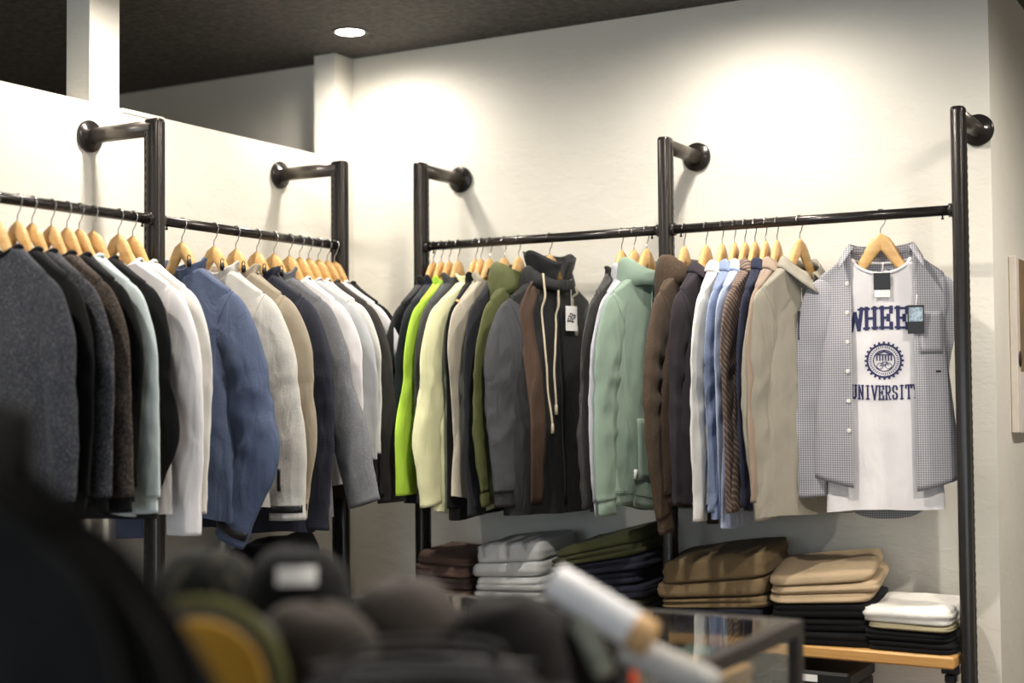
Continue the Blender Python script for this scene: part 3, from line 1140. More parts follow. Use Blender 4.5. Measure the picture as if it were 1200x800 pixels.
yt = min(front_y(bv, .045, -.25), front_y(bv, .075, -.32), front_y(bv, .02, -.32)) - .012
tg = hang_tag(pk, .045, yt, -.225, .058, .082, WHITEP, cord=.09)
tg['label'] = 'white hang tag with black slanted logo'
# slanted block logo on the tag
lg = []
for (x, z, w, h) in ((-.014, -.034, .011, .005), (-.016, -.046, .005, .014), (-.006, -.050, .013, .005), (-.004, -.040, .005, .014), (.004, -.030, .013, .005),
                     (.006, -.044, .005, .016), (.014, -.036, .005, .014), (.010, -.052, .012, .005), (-.010, -.026, .012, .0045)):
    sh = lambda zz: (zz + .04) * .45
    b = box(x - w / 2, x + w / 2, -.0021, -.0011, z - h / 2, z + h / 2)
    lg.append(([(p[0] + sh(p[2]) + .045, p[1] + yt, p[2] - .225) for p in b[0]], b[1]))
mesh('tag_logo', *join(*lg), plain('logo_black', (16, 16, 16), .6), tg, False)

# greige overshirt: inside tag
gs, gbv, gg = b2[-1]
y = min(front_y(gbv, xx, zz) for xx in (-.07, -.045, -.02) for zz in (-.28, -.32, -.36)) - .005
tg = hang_tag(gs, -.045, y, -.275, .045, .085, CARDBLK, cord=.07)
mesh('tag_label', *box(-.063, -.027, y - .0022, y - .0013, -.355, -.338), WHITEP, tg, False)
# sage hoodie: little white side label
sg, sbv, sgg = b1b[-1]
y = front_y(sbv, -.12, sgg['zb'] + .06)
mesh('side_label', *draped(sbv, -.150, -.140, sgg['zb'] + .085, sgg['zb'] + .055, .006, 3, 3), WHITEP, sg)

# ------------------------------------------------------------------ gingham shirt over a printed tee, facing out
HX = (2.078, -D, ZR)
hrz = R(14)
hanger('beech hanger carrying the gingham shirt and white tee', HX, hrz, 'beech clothes hangers')
tee, tbv, tg_ = garment('t_shirt', 'white tee with navy university print under the gingham shirt', 't-shirt', 'tee', K['white'], HX, hrz, None, 1, None, 77,
                        sw=.138, zs=-.205, zb=-.855, hw=.165, th=.030, nw=.082, ndf=.045, ze=-.40, sr=.050, cr=.045, sth=.014, out=(-.03, -.03, -.03), fold=.007, wrk=.0010, cuff=False)
GING = gingham('grey_gingham', (112, 111, 117), (146, 144, 149), (182, 180, 184), .0066)
sh = thing('shirt', 'grey gingham shirt worn open over the printed white tee', 'shirt', HX, hrz)
g = dict(DEF)
g.update(sw=.176, zn=-.106, zs=-.178, zb=-.80, hw=.200, th=.060, nw=.086, ndf=.03, open=(-.085, .088), sr=.072, cr=.050, sth=.046, ze=-.82,
         out=(.015, .050, .035), fold=.006, wrk=.0008, tail=.03, swr=.05, slf=.06)
V, F = body_mesh(g, 41)
# the open fronts hang shorter than the back tail
sb = mesh('body', V, F, GING, sh)
md = sb.modifiers.new('thickness', 'SOLIDIFY'); md.thickness = .0015
sbv2 = outward(sb)
for s in (-1, 1):
    gs2 = dict(g)
    if s == 1:
        gs2.update(out=(-.045, -.075, -.085), ze=-.78, sy=.060, sth=.022, sr=.060)
    sl = mesh('sleeve', *sleeve_mesh(gs2, s, True, 51, 0, .93), GING, sh)
    mesh('cuff', *sleeve_mesh(gs2, s, True, 51, .92, 1, .0015), GING, sl)
V = []
# back tail showing below the tee
nx, nz = 30, 8
for k in (0, 1):
    for i in range(nz):
        for j in range(nx):
            x = -.165 + .33 * j / (nx - 1)
            z = -.74 - (.145 - .10 * abs(x / .165) ** 3) * i / (nz - 1)
            V.append((x, .046 + .006 * math.sin(x * 45) + k * .002, z))
F = gridfaces(nz, nx, False) + [tuple(reversed(f)) for f in gridfaces(nz, nx, False, nx * nz)]
mesh('shirt_tail', V, F, GING, sh)
# collar open at the front
n = 44
base = neck_loop(g, n, .002)
idx = list(range(7, n - 6))
V = []
for r in range(7):
    for q, k in enumerate(idx):
        p = base[k].copy()
        u = q / (len(idx) - 1)
        fr = abs(u - .5) * 2
        d = np.array([p[0], p[1] * 2.2, 0]); d /= np.linalg.norm(d)
        if r < 3:
            z, off = p[2] + .026 * r / 2, .002
        else:
            h = (r - 2) / 4
            z = p[2] + .026 - h * (.030 + .040 * fr ** 3)
            off = .004 + .020 * h
            p[0] += math.copysign(.022 * h * fr ** 5, p[0]); p[1] -= .050 * h * fr ** 1.5 + .014 * fr ** 2
        V.append((p[0] + d[0] * off, p[1] + d[1] * off, z))
c = mesh('collar', V, gridfaces(7, len(idx), False), GING, sh)
md = c.modifiers.new('thickness', 'SOLIDIFY'); md.thickness = .003
buttons(sbv2, [-.20, -.285, -.37, -.455, -.54, -.625], -.097, plain('pale_button', (222, 218, 208), .4), sh, .006)
pp = mesh('chest_pocket', *draped(sbv2, .104, .166, -.285, -.405, .004, 8, 8), GING, sh)
mesh('pocket_slit', *draped(sbv2, .146, .160, -.455, -.459, .003, 4, 3), plain('stitch_black', (20, 20, 22), .8), sh)

# lettering and emblem on the tee
LET = {
    'W': ['l0,1,.22,0', 'l.22,0,.5,.8', 'l.5,.8,.78,0', 'l.78,0,1,1', 's-.06,.24,1', 's.76,1.06,1'],
    'H': ['l.2,0,.2,1', 'l.8,0,.8,1', 'l.2,.5,.8,.5', 's0,.4,0', 's.6,1,0', 's0,.4,1', 's.6,1,1'],
    'E': ['l.2,0,.2,1', 's0,.9,0', 's0,.9,1', 'l.2,.5,.65,.5', 'l.86,0,.86,.26', 'l.86,.74,.86,1', 'l.65,.38,.65,.62'],
    'L': ['l.25,0,.25,1', 's.05,.9,0', 's.05,.45,1', 'l.86,0,.86,.3'],
    'U': ['l.2,.2,.2,1', 'l.8,.2,.8,1', 'l.2,.2,.38,.04', 'l.8,.2,.62,.04', 'l.36,.05,.64,.05', 's0,.4,1', 's.6,1,1'],
    'N': ['l.2,0,.2,1', 'l.8,0,.8,1', 'l.2,1,.8,0', 's0,.4,0', 's.6,1,1'],
    'I': ['l.5,0,.5,1', 's.2,.8,0', 's.2,.8,1'],
    'V': ['l.08,1,.5,0', 'l.5,0,.92,1', 's-.06,.26,1', 's.74,1.06,1'],
    'R': ['l.2,0,.2,1', 's0,.4,0', 's0,.7,1', 'l.7,.97,.84,.82', 'l.84,.82,.84,.66', 'l.84,.66,.7,.5', 'l.7,.5,.2,.5', 'l.5,.5,.82,0', 's.7,1,0'],
    'S': ['l.84,.7,.84,.86', 'l.84,.86,.66,.97', 'l.66,.97,.34,.97', 'l.34,.97,.16,.82', 'l.16,.82,.16,.66', 'l.16,.66,.34,.53', 'l.34,.53,.66,.47', 'l.66,.47,.84,.34', 'l.84,.34,.84,.18', 'l.84,.18,.66,.03', 'l.66,.03,.34,.03', 'l.34,.03,.16,.14', 'l.16,.14,.16,.3'],
    'T': ['l.5,0,.5,1', 's.28,.72,0', 's0,1,1', 'l.04,.78,.04,1', 'l.96,.78,.96,1'],
    'Y': ['l.5,0,.5,.45', 'l.5,.45,.12,1', 'l.5,.45,.88,1', 's.28,.72,0', 's-.04,.28,1', 's.72,1.04,1'],
}


def seg(bvh, p, q, w, off=.0022):
    """flat print bar from p to q draped on the cloth"""
    p, q = np.array(p), np.array(q)
    d = (q - p) / (np.linalg.norm(q - p) + 1e-9)
    nn = np.array([-d[1], d[0]]) * w / 2
    p = p - d * w * .35
    q = q + d * w * .35
    m = max(2, int(np.linalg.norm(q - p) / .008) + 1)
    V, F = [], []
    for i in range(m):
        c = p + (q - p) * i / (m - 1)
        for s in (-1, 1):
            x, z = c + nn * s
            V.append((x, front_y(bvh, x, z) - off, z))
    F = [(2 * i, 2 * i + 1, 2 * i + 3, 2 * i + 2) for i in range(m - 1)]
    return V, F


def word(bvh, text, cx, z0, w, h, gap, sw, arch=0.0, name='printed_word'):
    tot = len(text) * w + (len(text) - 1) * gap
    parts = []
    for i, ch in enumerate(text):
        x0 = cx - tot / 2 + i * (w + gap)
        def P(u, v):
            x = x0 + u * w
            f = (x - cx) / (tot / 2)
            k = 1 + arch * 0
            return (x, z0 + v * h + arch * (1 - f * f))
        for st in LET[ch]:
            a = [float(k) for k in st[1:].split(',')]
            if st[0] == 'l':
                parts.append(seg(bvh, P(a[0], a[1]), P(a[2], a[3]), sw if abs(a[0] - a[2]) < .55 * abs(a[1] - a[3]) + .01 or abs(a[0]-a[2]) < .3 else sw * .7))
            else:
                v = sw * .28 / h if a[2] == 0 else 1 - sw * .28 / h
                parts.append(seg(bvh, P(a[0], v), P(a[1], v), sw * .62))
    return mesh(name, *join(*parts), INK, tee, False)


word(tbv, 'WHEEL', .012, -.338, .038, .062, .006, .0105, .006)
word(tbv, 'UNIVERSITY', .004, -.533, .0158, .040, .0032, .0052, -.004)
ec = (.004, -.425)


def ringseg(r, w, a0=0, a1=360, c=ec, step=12):
    parts = []
    aa = np.arange(a0, a1, step)
    for a in aa:
        b = min(a + step, a1)
        parts.append(seg(tbv, (c[0] + r * math.cos(R(a)), c[1] + r * math.sin(R(a))), (c[0] + r * math.cos(R(b)), c[1] + r * math.sin(R(b))), w))
    return parts


em = ringseg(.047, .0055) + ringseg(.030, .003)
for k in range(24):
    a = R(k * 15)
    em.append(seg(tbv, (ec[0] + .049 * math.cos(a), ec[1] + .049 * math.sin(a)), (ec[0] + .053 * math.cos(a), ec[1] + .053 * math.sin(a)), .006))
for k in range(40):
    a = R(k * 9 + 4)
    em.append(seg(tbv, (ec[0] + .0365 * math.cos(a), ec[1] + .0365 * math.sin(a)), (ec[0] + .0405 * math.cos(a), ec[1] + .0405 * math.sin(a)), .0025))
for k in range(6):   # small colonnaded building
    x = ec[0] - .02 + .008 * k
    em.append(seg(tbv, (x, ec[1] + .001), (x, ec[1] + .014), .0038))
em.append(seg(tbv, (ec[0] - .022, ec[1] + .017), (ec[0] + .022, ec[1] + .017), .003))
em.append(seg(tbv, (ec[0] - .018, ec[1] + .019), (ec[0], ec[1] + .027), .004))
em.append(seg(tbv, (ec[0] + .018, ec[1] + .019), (ec[0], ec[1] + .027), .004))
for s in (-1, 1):    # bicycle
    em += ringseg(.0085, .0018, 0, 360, (ec[0] + s * .012, ec[1] - .015), 30)
for p, q in (((-.012, -.015), (-.004, -.004)), ((-.004, -.004), (.008, -.004)), ((.008, -.004), (.012, -.015)), ((-.004, -.004), (.0, -.015)), ((.0, -.015), (.008, -.004)), ((-.012, -.015), (0, -.015)), ((.008, -.004), (.006, .0))):
    em.append(seg(tbv, (ec[0] + p[0], ec[1] + p[1]), (ec[0] + q[0], ec[1] + q[1]), .0018))
mesh('printed_emblem', *join(*em), INK, tee, False)
yt = front_y(tbv, 0, -.23) - .012
tg = hang_tag(tee, .002, yt, -.172, .047, .072, CARDBLK, cord=.03)
mesh('tag_label', *box(-.0205, .0245, yt - .0022, yt - .0013, -.243, -.222), WHITEP, tg, False)
yt = min(front_y(sbv2, .10, -.30), front_y(tbv, .08, -.30)) - .018
tg = hang_tag(sh, .094, yt, -.268, .046, .082, CARDBLK, cord=.03)
mesh('tag_picture', *box(.075, .113, yt - .0022, yt - .0013, -.315, -.275), plain('tag_picture_grey', (142, 158, 168), .3, 0, .5, 120), tg, False)

# ------------------------------------------------------------------ folded clothes on the shelves
def folded(name, label, cat, group, loc, w, d, h, mat, layers=2, kb=(0, 0), kt=(0, 0), seed=0, rz=0.0, puff=.006):
    na, nv, nrg = 56, 5 * layers + 3, 8
    rip = Ripple(seed, (12, 38), (12, 38), 6)
    rip2 = Ridge(seed + 1, (14, 60), (14, 60), 6)
    V = []
    a = np.linspace(0, 2 * np.pi, na, endpoint=False)
    ca, sa = np.cos(a), np.sin(a)
    ex = np.sign(ca) * np.abs(ca) ** .28
    ey = np.sign(sa) * np.abs(sa) ** .28

    def Z(x, y, f):
        sx, sy = x / w + .5, y / d + .5
        b = kb[0] * sx + kb[1] * sy
        t = h + kt[0] * sx + kt[1] * sy
        return b + (t - b) * f
    for i in range(nv):
        f = i / (nv - 1)
        lob = abs(math.sin(math.pi * layers * f)) ** .6
        k = 1 - (.030 * (1 - lob))
        x = ex * w / 2 * k + .004 * rip(a * .05 + f * .3, f * .2)
        y = ey * d / 2 * k + .004 * rip(a * .06 + 2, f * .25)
        z = Z(x, y, f * .94 + .0)
        V.append(np.stack([x, y, z], 1))
    for i in range(1, nrg + 1):
        k = 1 - (i / nrg) ** 1.0 * .98
        x = ex * w / 2 * k * .965
        y = ey * d / 2 * k * .965
        e = sstep((1 - k) / .16)
        z = Z(x, y, .94) + .06 * h * e + puff * e * (1 + rip(x, y) * .6) + .0042 * rip2(x, y) * e
        V.append(np.stack([x, y, z], 1))
    V = np.concatenate(V)
    F = gridfaces(nv + nrg, na)
    F.append(tuple(range(na)))
    F.append(tuple((nv + nrg - 1) * na + j for j in reversed(range(na))))
    o = mesh(name, V, F, mat)
    o.location = loc
    o.rotation_euler = (0, 0, rz)
    return tag(o, label, cat, group)


FB = dict(brown=cloth('cocoa_cotton', (104, 82, 72)), dkcocoa=cloth('dark_cocoa_cotton', (66, 54, 50)), lgrey=cloth('light_grey_fleece', (196, 196, 194)),
          olivec=cloth('olive_chino', (66, 68, 42)), navyc=cloth('navy_chino', (30, 32, 44)), tan=cloth('tan_chino', (114, 96, 70)),
          sand=cloth('sand_chino', (178, 156, 126)), blackc=cloth('black_chino', (13, 13, 15)), whitec=cloth('white_chino', (224, 220, 212)), khaki=cloth('khaki_lining', (150, 140, 112)))


def pile(group, x, y, w, d, items, rz=0.0, z=SZ, slope=(0, 0)):
    zz = z + .001
    k = (0.0, 0.0)
    n = len(items)
    for i, (name, label, cat, h, m, lay) in enumerate(items):
        k2 = (slope[0] * (i + 1) / n, slope[1] * (i + 1) / n)
        # heights accumulate in the shear, so every piece lies on the one below
        ww, dd = w * (1 + .03 * math.sin(i * 2.3 + x * 9)), d * (1 + .03 * math.sin(i * 1.7 + x * 5))
        folded(name, label, cat, group, (x + .006 * math.sin(i * 3.1 + x), y, zz), ww, dd, h, FB[m], lay, k, k2, int(x * 100) + i * 13, rz)
        zz += h * 1.0 + .004
        k = k2


T, P_ = 'folded_trousers', 'folded_sweater'
pile('brown folded pile on the corner shelf', .585, -.20, .20, .28, [
    (P_, 'dark cocoa folded sweater, lowest of the brown pile', 'sweater', .042, 'dkcocoa', 2), (P_, 'cocoa folded sweater, second from bottom of the brown pile', 'sweater', .040, 'brown', 2),
    (P_, 'dark cocoa folded sweater, third up in the brown pile', 'sweater', .038, 'dkcocoa', 2), (P_, 'cocoa brown folded sweater, second from the top of the brown pile', 'sweater', .036, 'brown', 2), (P_, 'cocoa brown folded sweater on top of the brown pile', 'sweater', .034, 'brown', 2)], R(4), slope=(-.012, .01))
pile('light grey folded pile on the corner shelf', .845, -.19, .27, .28, [
    (P_, 'light grey folded sweatshirt, lowest of the grey pile', 'sweatshirt', .040, 'lgrey', 2), (P_, 'light grey folded sweatshirt, second from bottom of the grey pile', 'sweatshirt', .040, 'lgrey', 2),
    (P_, 'light grey folded sweatshirt in the middle of the grey pile', 'sweatshirt', .038, 'lgrey', 2),
    (P_, 'light grey folded sweatshirt, second from top of the grey pile', 'sweatshirt', .040, 'lgrey', 1), (P_, 'light grey folded hoodie plump on top of the grey pile', 'sweatshirt', .055, 'lgrey', 1)], R(-2), slope=(.03, .02))
pile('olive and navy folded pile by the middle upright', 1.165, -.19, .32, .28, [
    (T, 'black folded trousers, lowest of the olive and navy pile', 'trousers', .036, 'blackc', 2), (T, 'olive folded trousers second from bottom under the navy ones', 'trousers', .030, 'olivec', 2),
    (T, 'navy folded trousers, lowest of three navy pairs', 'trousers', .030, 'navyc', 2), (T, 'navy folded trousers, middle of three navy pairs', 'trousers', .030, 'navyc', 2),
    (T, 'navy folded trousers, uppermost of three navy pairs', 'trousers', .028, 'navyc', 2), (T, 'olive folded trousers second from the top of the olive pile', 'trousers', .026, 'olivec', 2), (T, 'olive folded trousers on top of the olive pile', 'trousers', .022, 'olivec', 1)], 0, slope=(.085, .02))
pile('tan folded pile right of the middle upright', 1.555, -.20, .35, .28, [
    (T, 'black folded trousers, lowest under the tan pile', 'trousers', .035, 'blackc', 2), (T, 'navy folded trousers under the tan pairs', 'trousers', .032, 'navyc', 2), (T, 'tan folded trousers, lowest tan pair', 'trousers', .026, 'tan', 2),
    (T, 'tan folded trousers, middle tan pair', 'trousers', .040, 'tan', 1), (T, 'tan folded trousers, crumpled top pair of the tan pile', 'trousers', .062, 'tan', 1)], R(3), slope=(.05, .03))
pile('sand folded pile in the middle of the right shelf', 1.885, -.195, .31, .28, [
    (T, 'black folded trousers, lowest under the sand pile', 'trousers', .034, 'blackc', 2), (T, 'black folded trousers second under the sand pile', 'trousers', .034, 'blackc', 2),
    (T, 'black folded trousers right under the sand pairs', 'trousers', .034, 'blackc', 2), (T, 'sand beige folded trousers, lowest sand pair', 'trousers', .020, 'sand', 1),
    (T, 'sand beige folded trousers, middle sand pair', 'trousers', .020, 'sand', 1), (T, 'sand beige folded trousers on top of the sand pile', 'trousers', .022, 'sand', 1)], R(8), slope=(.035, .045))
pile('white folded pile at the right end of the shelf', 2.150, -.20, .245, .27, [
    (T, 'black folded trousers, lowest under the white pair', 'trousers', .028, 'blackc', 2), (T, 'black folded trousers second under the white pair', 'trousers', .026, 'blackc', 2),
    (T, 'khaki lined folded trousers just under the white pair', 'trousers', .014, 'khaki', 1), (T, 'white folded trousers on top at the right end', 'trousers', .040, 'whitec', 1)], R(-2), slope=(0, .015))
for i, (yy, hh, ll) in enumerate(((-1.13, .13, 'black folded knitwear heap on the left wall shelf, nearer the viewer'), (-.72, .24, 'black folded knitwear heap on the left wall shelf near the corner'))):
    folded('folded_sweater', ll, 'sweater', 'black heaps on the left shelf', (.19, yy, SZ + .001), .26, .22, hh - .04, FB['blackc'], 5, (0, 0), (.02, .05), 70 + i, 0, .03)
folded('folded_sweater', 'small black folded heap at the corner end of the left shelf', 'sweater', 'black heaps on the left shelf', (.20, -.52, SZ + .001), .2, .10, .12, FB['blackc'], 3, (0, 0), (0, .02), 75, 0, .01)

# things below the right shelf
LZ = .30
t = thing('low_shelf', 'low wooden shelf near the floor under the tan and sand piles', 'shelf', ((X2 + X3) / 2, -.19, LZ), 0, 'wooden shelves under the rails')
mesh('board', *bbox(-.425, .425, -.155, .155, -.034, 0, .005), SHELFW, t, False)
for s in (-1, 1):
    mesh('bracket', *bbox(s * .40 - .025, s * .40 + .025, -.09, -.06, -.06, -.0345, .003), BLKMET, t, False)
t = thing('storage_box', 'black lidded box with white label under the right shelf', 'box', (1.86, -.20, LZ + .001))
mesh('box_body', *bbox(-.12, .12, -.13, .13, 0, .24, .006), BLACKP, t, False)
mesh('lid', *bbox(-.125, .125, -.135, .135, .2405, .285, .008), BLACKP, t, False)
mesh('label_card', *box(-.03, .03, -.1362, -.1352, .255, .275), WHITEP, t, False)
for i, (h, m, ll) in enumerate(((.09, 'blackc', 'black folded jeans lowest on the low shelf'), (.06, 'khaki', 'khaki folded jeans in the middle on the low shelf'), (.06, 'lgrey', 'pale grey folded jeans second from top on the low shelf'), (.05, 'blackc', 'black folded jeans on top on the low shelf'))):
    folded('folded_jeans', ll, 'jeans', 'folded jeans on the low shelf', (1.60, -.20, LZ + .001 + (0, .094, .158, .222)[i]), .2, .26, h, FB[m], 3, seed=90 + i)

# ------------------------------------------------------------------ glass showcase in the middle of the shop
GLASS, _nt, _b = newmat('clear_glass')
_b.inputs['Base Color'].default_value = (.93, .97, .96, 1)
_b.inputs['Roughness'].default_value = .02
_b.inputs['Transmission Weight'].default_value = 1.0
_b.inputs['IOR'].default_value = 1.45
_lw = noise(_nt, coords(_nt), 3, 2)
link(_nt, ramp(_nt, _lw, [(.3, (.90, .95, .94, 1)), (.7, (.95, .98, .97, 1))]), _b.inputs['Base Color'])
CX0, CX1, CY0, CY1, CZ = 1.20, 2.245, -3.12, -1.53, .93
fr = .030
FRAME = plain('brown_black_steel', (62, 56, 52), .4, .6)
t = thing('glass_showcase', 'glass topped showcase with dark metal frame in the foreground', 'showcase', ((CX0 + CX1) / 2, (CY0 + CY1) / 2, 0))
hx, hy = (CX1 - CX0) / 2, (CY1 - CY0) / 2
for sx in (-1, 1):
    for sy in (-1, 1):
        x, y = sx * (hx - fr / 2), sy * (hy - fr / 2)
        mesh('leg', *bbox(x - fr / 2, x + fr / 2, y - fr / 2, y + fr / 2, 0, CZ - fr - .0005, .002), FRAME, t, False)
for s in (-1, 1):
    y = s * (hy - fr / 2)
    mesh('top_rail', *bbox(-hx, hx, y - fr / 2, y + fr / 2, CZ - fr, CZ, .002), FRAME, t, False)
    x = s * (hx - fr / 2)
    mesh('top_rail', *bbox(x - fr / 2, x + fr / 2, -hy + fr, hy - fr, CZ - fr, CZ, .002), FRAME, t, False)
    mesh('side_pane', *box(x - .003, x + .003, -hy + fr, hy - fr, .56, CZ - fr), GLASS, t, False)
mesh('glass_top', *box(-hx + fr, hx - fr, -hy + fr, hy - fr, CZ - .009, CZ - .001), GLASS, t, False)
mesh('end_pane', *box(-hx + fr, hx - fr, hy - .018, hy - .012, .56, CZ - fr), GLASS, t, False)
mesh('deck', *bbox(-hx + .002, hx - .002, -hy + .002, hy - .002, .52, .555, .002), plain('dark_deck', (32, 29, 27), .6), t, False)
DK = .556
t = thing('wooden_block', 'pale wooden display block inside the showcase', 'display block', (2.125, -1.83, DK))
mesh('block_body', *bbox(-.085, .085, -.08, .08, 0, .30, .004), SHELFW, t, False)
mesh('block_cap', *bbox(-.088, .088, -.083, .083, .3005, .318, .003), SHELFW, t, False)


def bundle(label, loc, size, mat, seed, cat='scarf', name='crumpled_scarf', group=None):
    """loosely crumpled cloth heap"""
    nr, nc = 26, 34
    rip = Ridge(seed, (2, 5), (3, 8), 6)
    V = []
    for i in range(nr):
        f = i / (nr - 1)
        ph = f * math.pi * .5
        for j in range(nc):
            a = 2 * math.pi * j / nc
            k = 1 + .16 * float(rip(a * 1.0, f * 2.2)) * (.3 + f * (1 - f) * 2.6)
            rr = math.cos(ph) ** .55 * k
            V.append((size[0] * rr * math.cos(a), size[1] * rr * math.sin(a), size[2] * max(0, math.sin(ph) ** .8 * (1 + .10 * float(rip(a * 1, 3)) * (1 - f)))))
    F = gridfaces(nr, nc)
    F.append(tuple(range(nc)))
    o = mesh(name, V, F, mat)
    o.location = loc
    return tag(o, label, cat, group)


bundle('crumpled olive scarf inside the showcase', (1.99, -1.72, DK), (.10, .09, .30), FB['olivec'], 5)
bundle('crumpled sand coloured scarf inside the showcase', (2.03, -1.94, DK), (.07, .07, .29), FB['khaki'], 6)
bundle('crumpled sage scarf inside the showcase behind the block', (2.04, -1.60, DK), (.08, .05, .31), K['sage'], 9)
bundle('black crumpled knit inside the showcase left of the scarves', (1.80, -1.75, DK), (.13, .13, .24), K['black'], 7)

# ------------------------------------------------------------------ heap of caps and bags on the showcase
CAPM = dict(black=cloth('black_cap_cloth', (13, 13, 13)), umber=cloth('umber_cap_cloth', (62, 55, 50)), umber2=cloth('greyed_umber_cap_cloth', (70, 63, 58)),
            dark=cloth('dark_brown_cap_cloth', (30, 27, 25)), camo=cloth('camouflage_cloth', (18, 20, 17), fleck=(62, 60, 48), amount=.1, fscale=26),
            ochre=cloth('ochre_lining', (214, 166, 66)), strap=cloth('olive_webbing', (96, 94, 54)))


def cap(label, loc, rz, tilt, mat, brim_mat=None, patch=None, squash=1.0, seed=0):
    t = thing('baseball_cap', label, 'cap', loc, rz, 'caps heaped on the showcase')
    t.rotation_euler = (tilt[0], tilt[1], rz)
    brim_mat = brim_mat or mat
    rip = Ripple(seed, (1, 3), (1, 4), 5)
    nr, nc = 18, 48
    V = []
    for i in range(nr):
        f = i / (nr - 1)
        ph = f * math.pi * .5
        for j in range(nc):
            a = 2 * math.pi * j / nc
            seam = 1 - .020 * (1 - abs(math.sin(a * 3)) ** .35) * math.sin(min(ph * 1.4, math.pi / 2))
            k = seam * (1 + .05 * float(rip(a, f * 3)))
            rr = max(0.02, math.cos(ph) ** .62) * k
            V.append((.088 * rr * math.cos(a), .098 * rr * math.sin(a), .118 * squash * math.sin(ph) ** .92 * (1 + .03 * float(rip(a, 1)))))
    F = gridfaces(nr, nc)
    F.append(tuple((nr - 1) * nc + j for j in range(nc)))
    mesh('crown', V, F, mat, t)
    mesh('button', *lathe([(.008, 0), (.009, .003), (.006, .006), (0, .007)], 12, 'z', (0, 0, .116 * squash)), mat, t)
    V = []
    nr, nc = 9, 25
    for k in (0, 1):
        for i in range(nr):
            f = i / (nr - 1)
            for j in range(nc):
                u = j / (nc - 1) * 2 - 1
                a = -math.pi / 2 + u * 1.15
                x = .087 * math.cos(a) * (1 - .03 * f)
                ln = .072 * max(0, 1 - abs(u) ** 2.6)
                V.append((x, .096 * math.sin(a) - ln * f, .006 - .018 * u * u - .012 * f - .003 * k))
    F = gridfaces(nr, nc, False) + [tuple(reversed(q)) for q in gridfaces(nr, nc, False, nr * nc)]
    n = nr * nc
    for j in range(nc - 1):
        a, b = (nr - 1) * nc + j, (nr - 1) * nc + j + 1
        F.append((a, b, n + b, n + a))
    mesh('brim', V, F, brim_mat, t)
    if patch:
        pm, w, h, zc = patch
        V = []
        for k in (0, 1):
            for i in range(5):
                z = zc - h / 2 + h * i / 4
                ph = math.asin(min(.98, max(.02, z / (.118 * squash))) ** (1 / .92))
                for j in range(9):
                    x = -w / 2 + w * j / 8
                    rr = math.cos(ph) ** .62
                    y = -.098 * rr * math.sqrt(max(0, 1 - (x / (.088 * rr)) ** 2)) - .006 + k * .003
                    V.append((x, y, z))
        F = gridfaces(5, 9, False) + [tuple(reversed(q)) for q in gridfaces(5, 9, False, 45)]
        mesh('logo_patch', V, F, pm, t)
    return t


VY = math.radians(29.672)       # caps roughly face the viewer
def flat_jacket(label, loc, w, d, h, m, seed, rz=0.0):
    return folded('folded_jacket', label, 'jacket', 'black jackets folded on the showcase', loc, w, d, h, FB[m] if m in FB else CAPM[m], 2, (0, 0), (0, 0), seed, rz, .008)


flat_jacket('black folded jacket under the caps on the left of the showcase', (1.66, -2.72, CZ + .001), .42, .50, .09, 'blackc', 11, VY)
flat_jacket('black folded jacket under the caps in the middle of the showcase', (2.02, -2.52, CZ + .001), .36, .40, .052, 'blackc', 12, VY)
cap('black cap with white front patch on the showcase heap', (1.83, -2.665, 1.052), VY + .12, (-.12, 0), CAPM['black'], patch=(WHITEP, .058, .026, .074), seed=3)
cap('umber cap nearest the viewer on the showcase heap', (1.955, -2.790, .992), VY + 1.1, (.05, .0), CAPM['umber'], seed=5)
cap('greyish umber cap behind the nearest one on the heap', (1.962, -2.578, 1.003), VY - .5, (.0, .05), CAPM['umber2'], seed=7)
cap('dark brown cap right of the umber caps', (2.135, -2.555, .985), VY + .5, (0, 0), CAPM['dark'], seed=9)
cap('dark brown cap under the white tube', (2.165, -2.400, .932), VY - .2, (0, 0), CAPM['dark'], seed=13, squash=1.15)
cap('camouflage cap at the far left of the heap', (1.605, -2.620, 1.034), VY + .3, (-.05, .05), CAPM['camo'], seed=15)
cap('camouflage cap behind the black patched cap', (1.700, -2.500, 1.022), VY + .9, (0, 0), CAPM['camo'], seed=17)

# duffel bag in front
DEEP = cloth('deep_black_nylon', (8, 8, 9), .85, crinkle=1.5)
t = thing('duffel_bag', 'black soft duffel bag at the front of the showcase', 'bag', (2.175, -2.85, CZ + .001), VY)
rip = Ridge(21, (3, 7), (8, 22), 6)
nr, nc = 34, 36
V = []
for i in range(nr):
    f = i / (nr - 1)
    x = -.165 + .33 * f
    e = max(.02, 1 - abs(2 * f - 1) ** 5) ** .5
    for j in range(nc):
        a = 2 * math.pi * j / nc
        k = e * (1 + .07 * float(rip(a, x)))
        V.append((x, .105 * k * math.cos(a), max(0.0, .060 + .066 * k * math.sin(a) * (1 if math.sin(a) > 0 else .92))))
mesh('bag_body', V, gridfaces(nr, nc) + [tuple(range(nc)), tuple((nr - 1) * nc + j for j in reversed(range(nc)))], DEEP, t)
for s in (-1, 1):
    mesh('handle', *tube(catmull([(-.11, s * .085, .105), (-.09, s * .05, .140), (0, s * .035, .150), (.09, s * .05, .140), (.11, s * .085, .105)], 24), .004, .012, n=8), CAPM['dark'], t)
mesh('zipper', *tube(catmull([(-.145, 0, .122), (0, 0, .130), (.145, 0, .122)], 14), .003, .007, n=8), BLACKP, t)

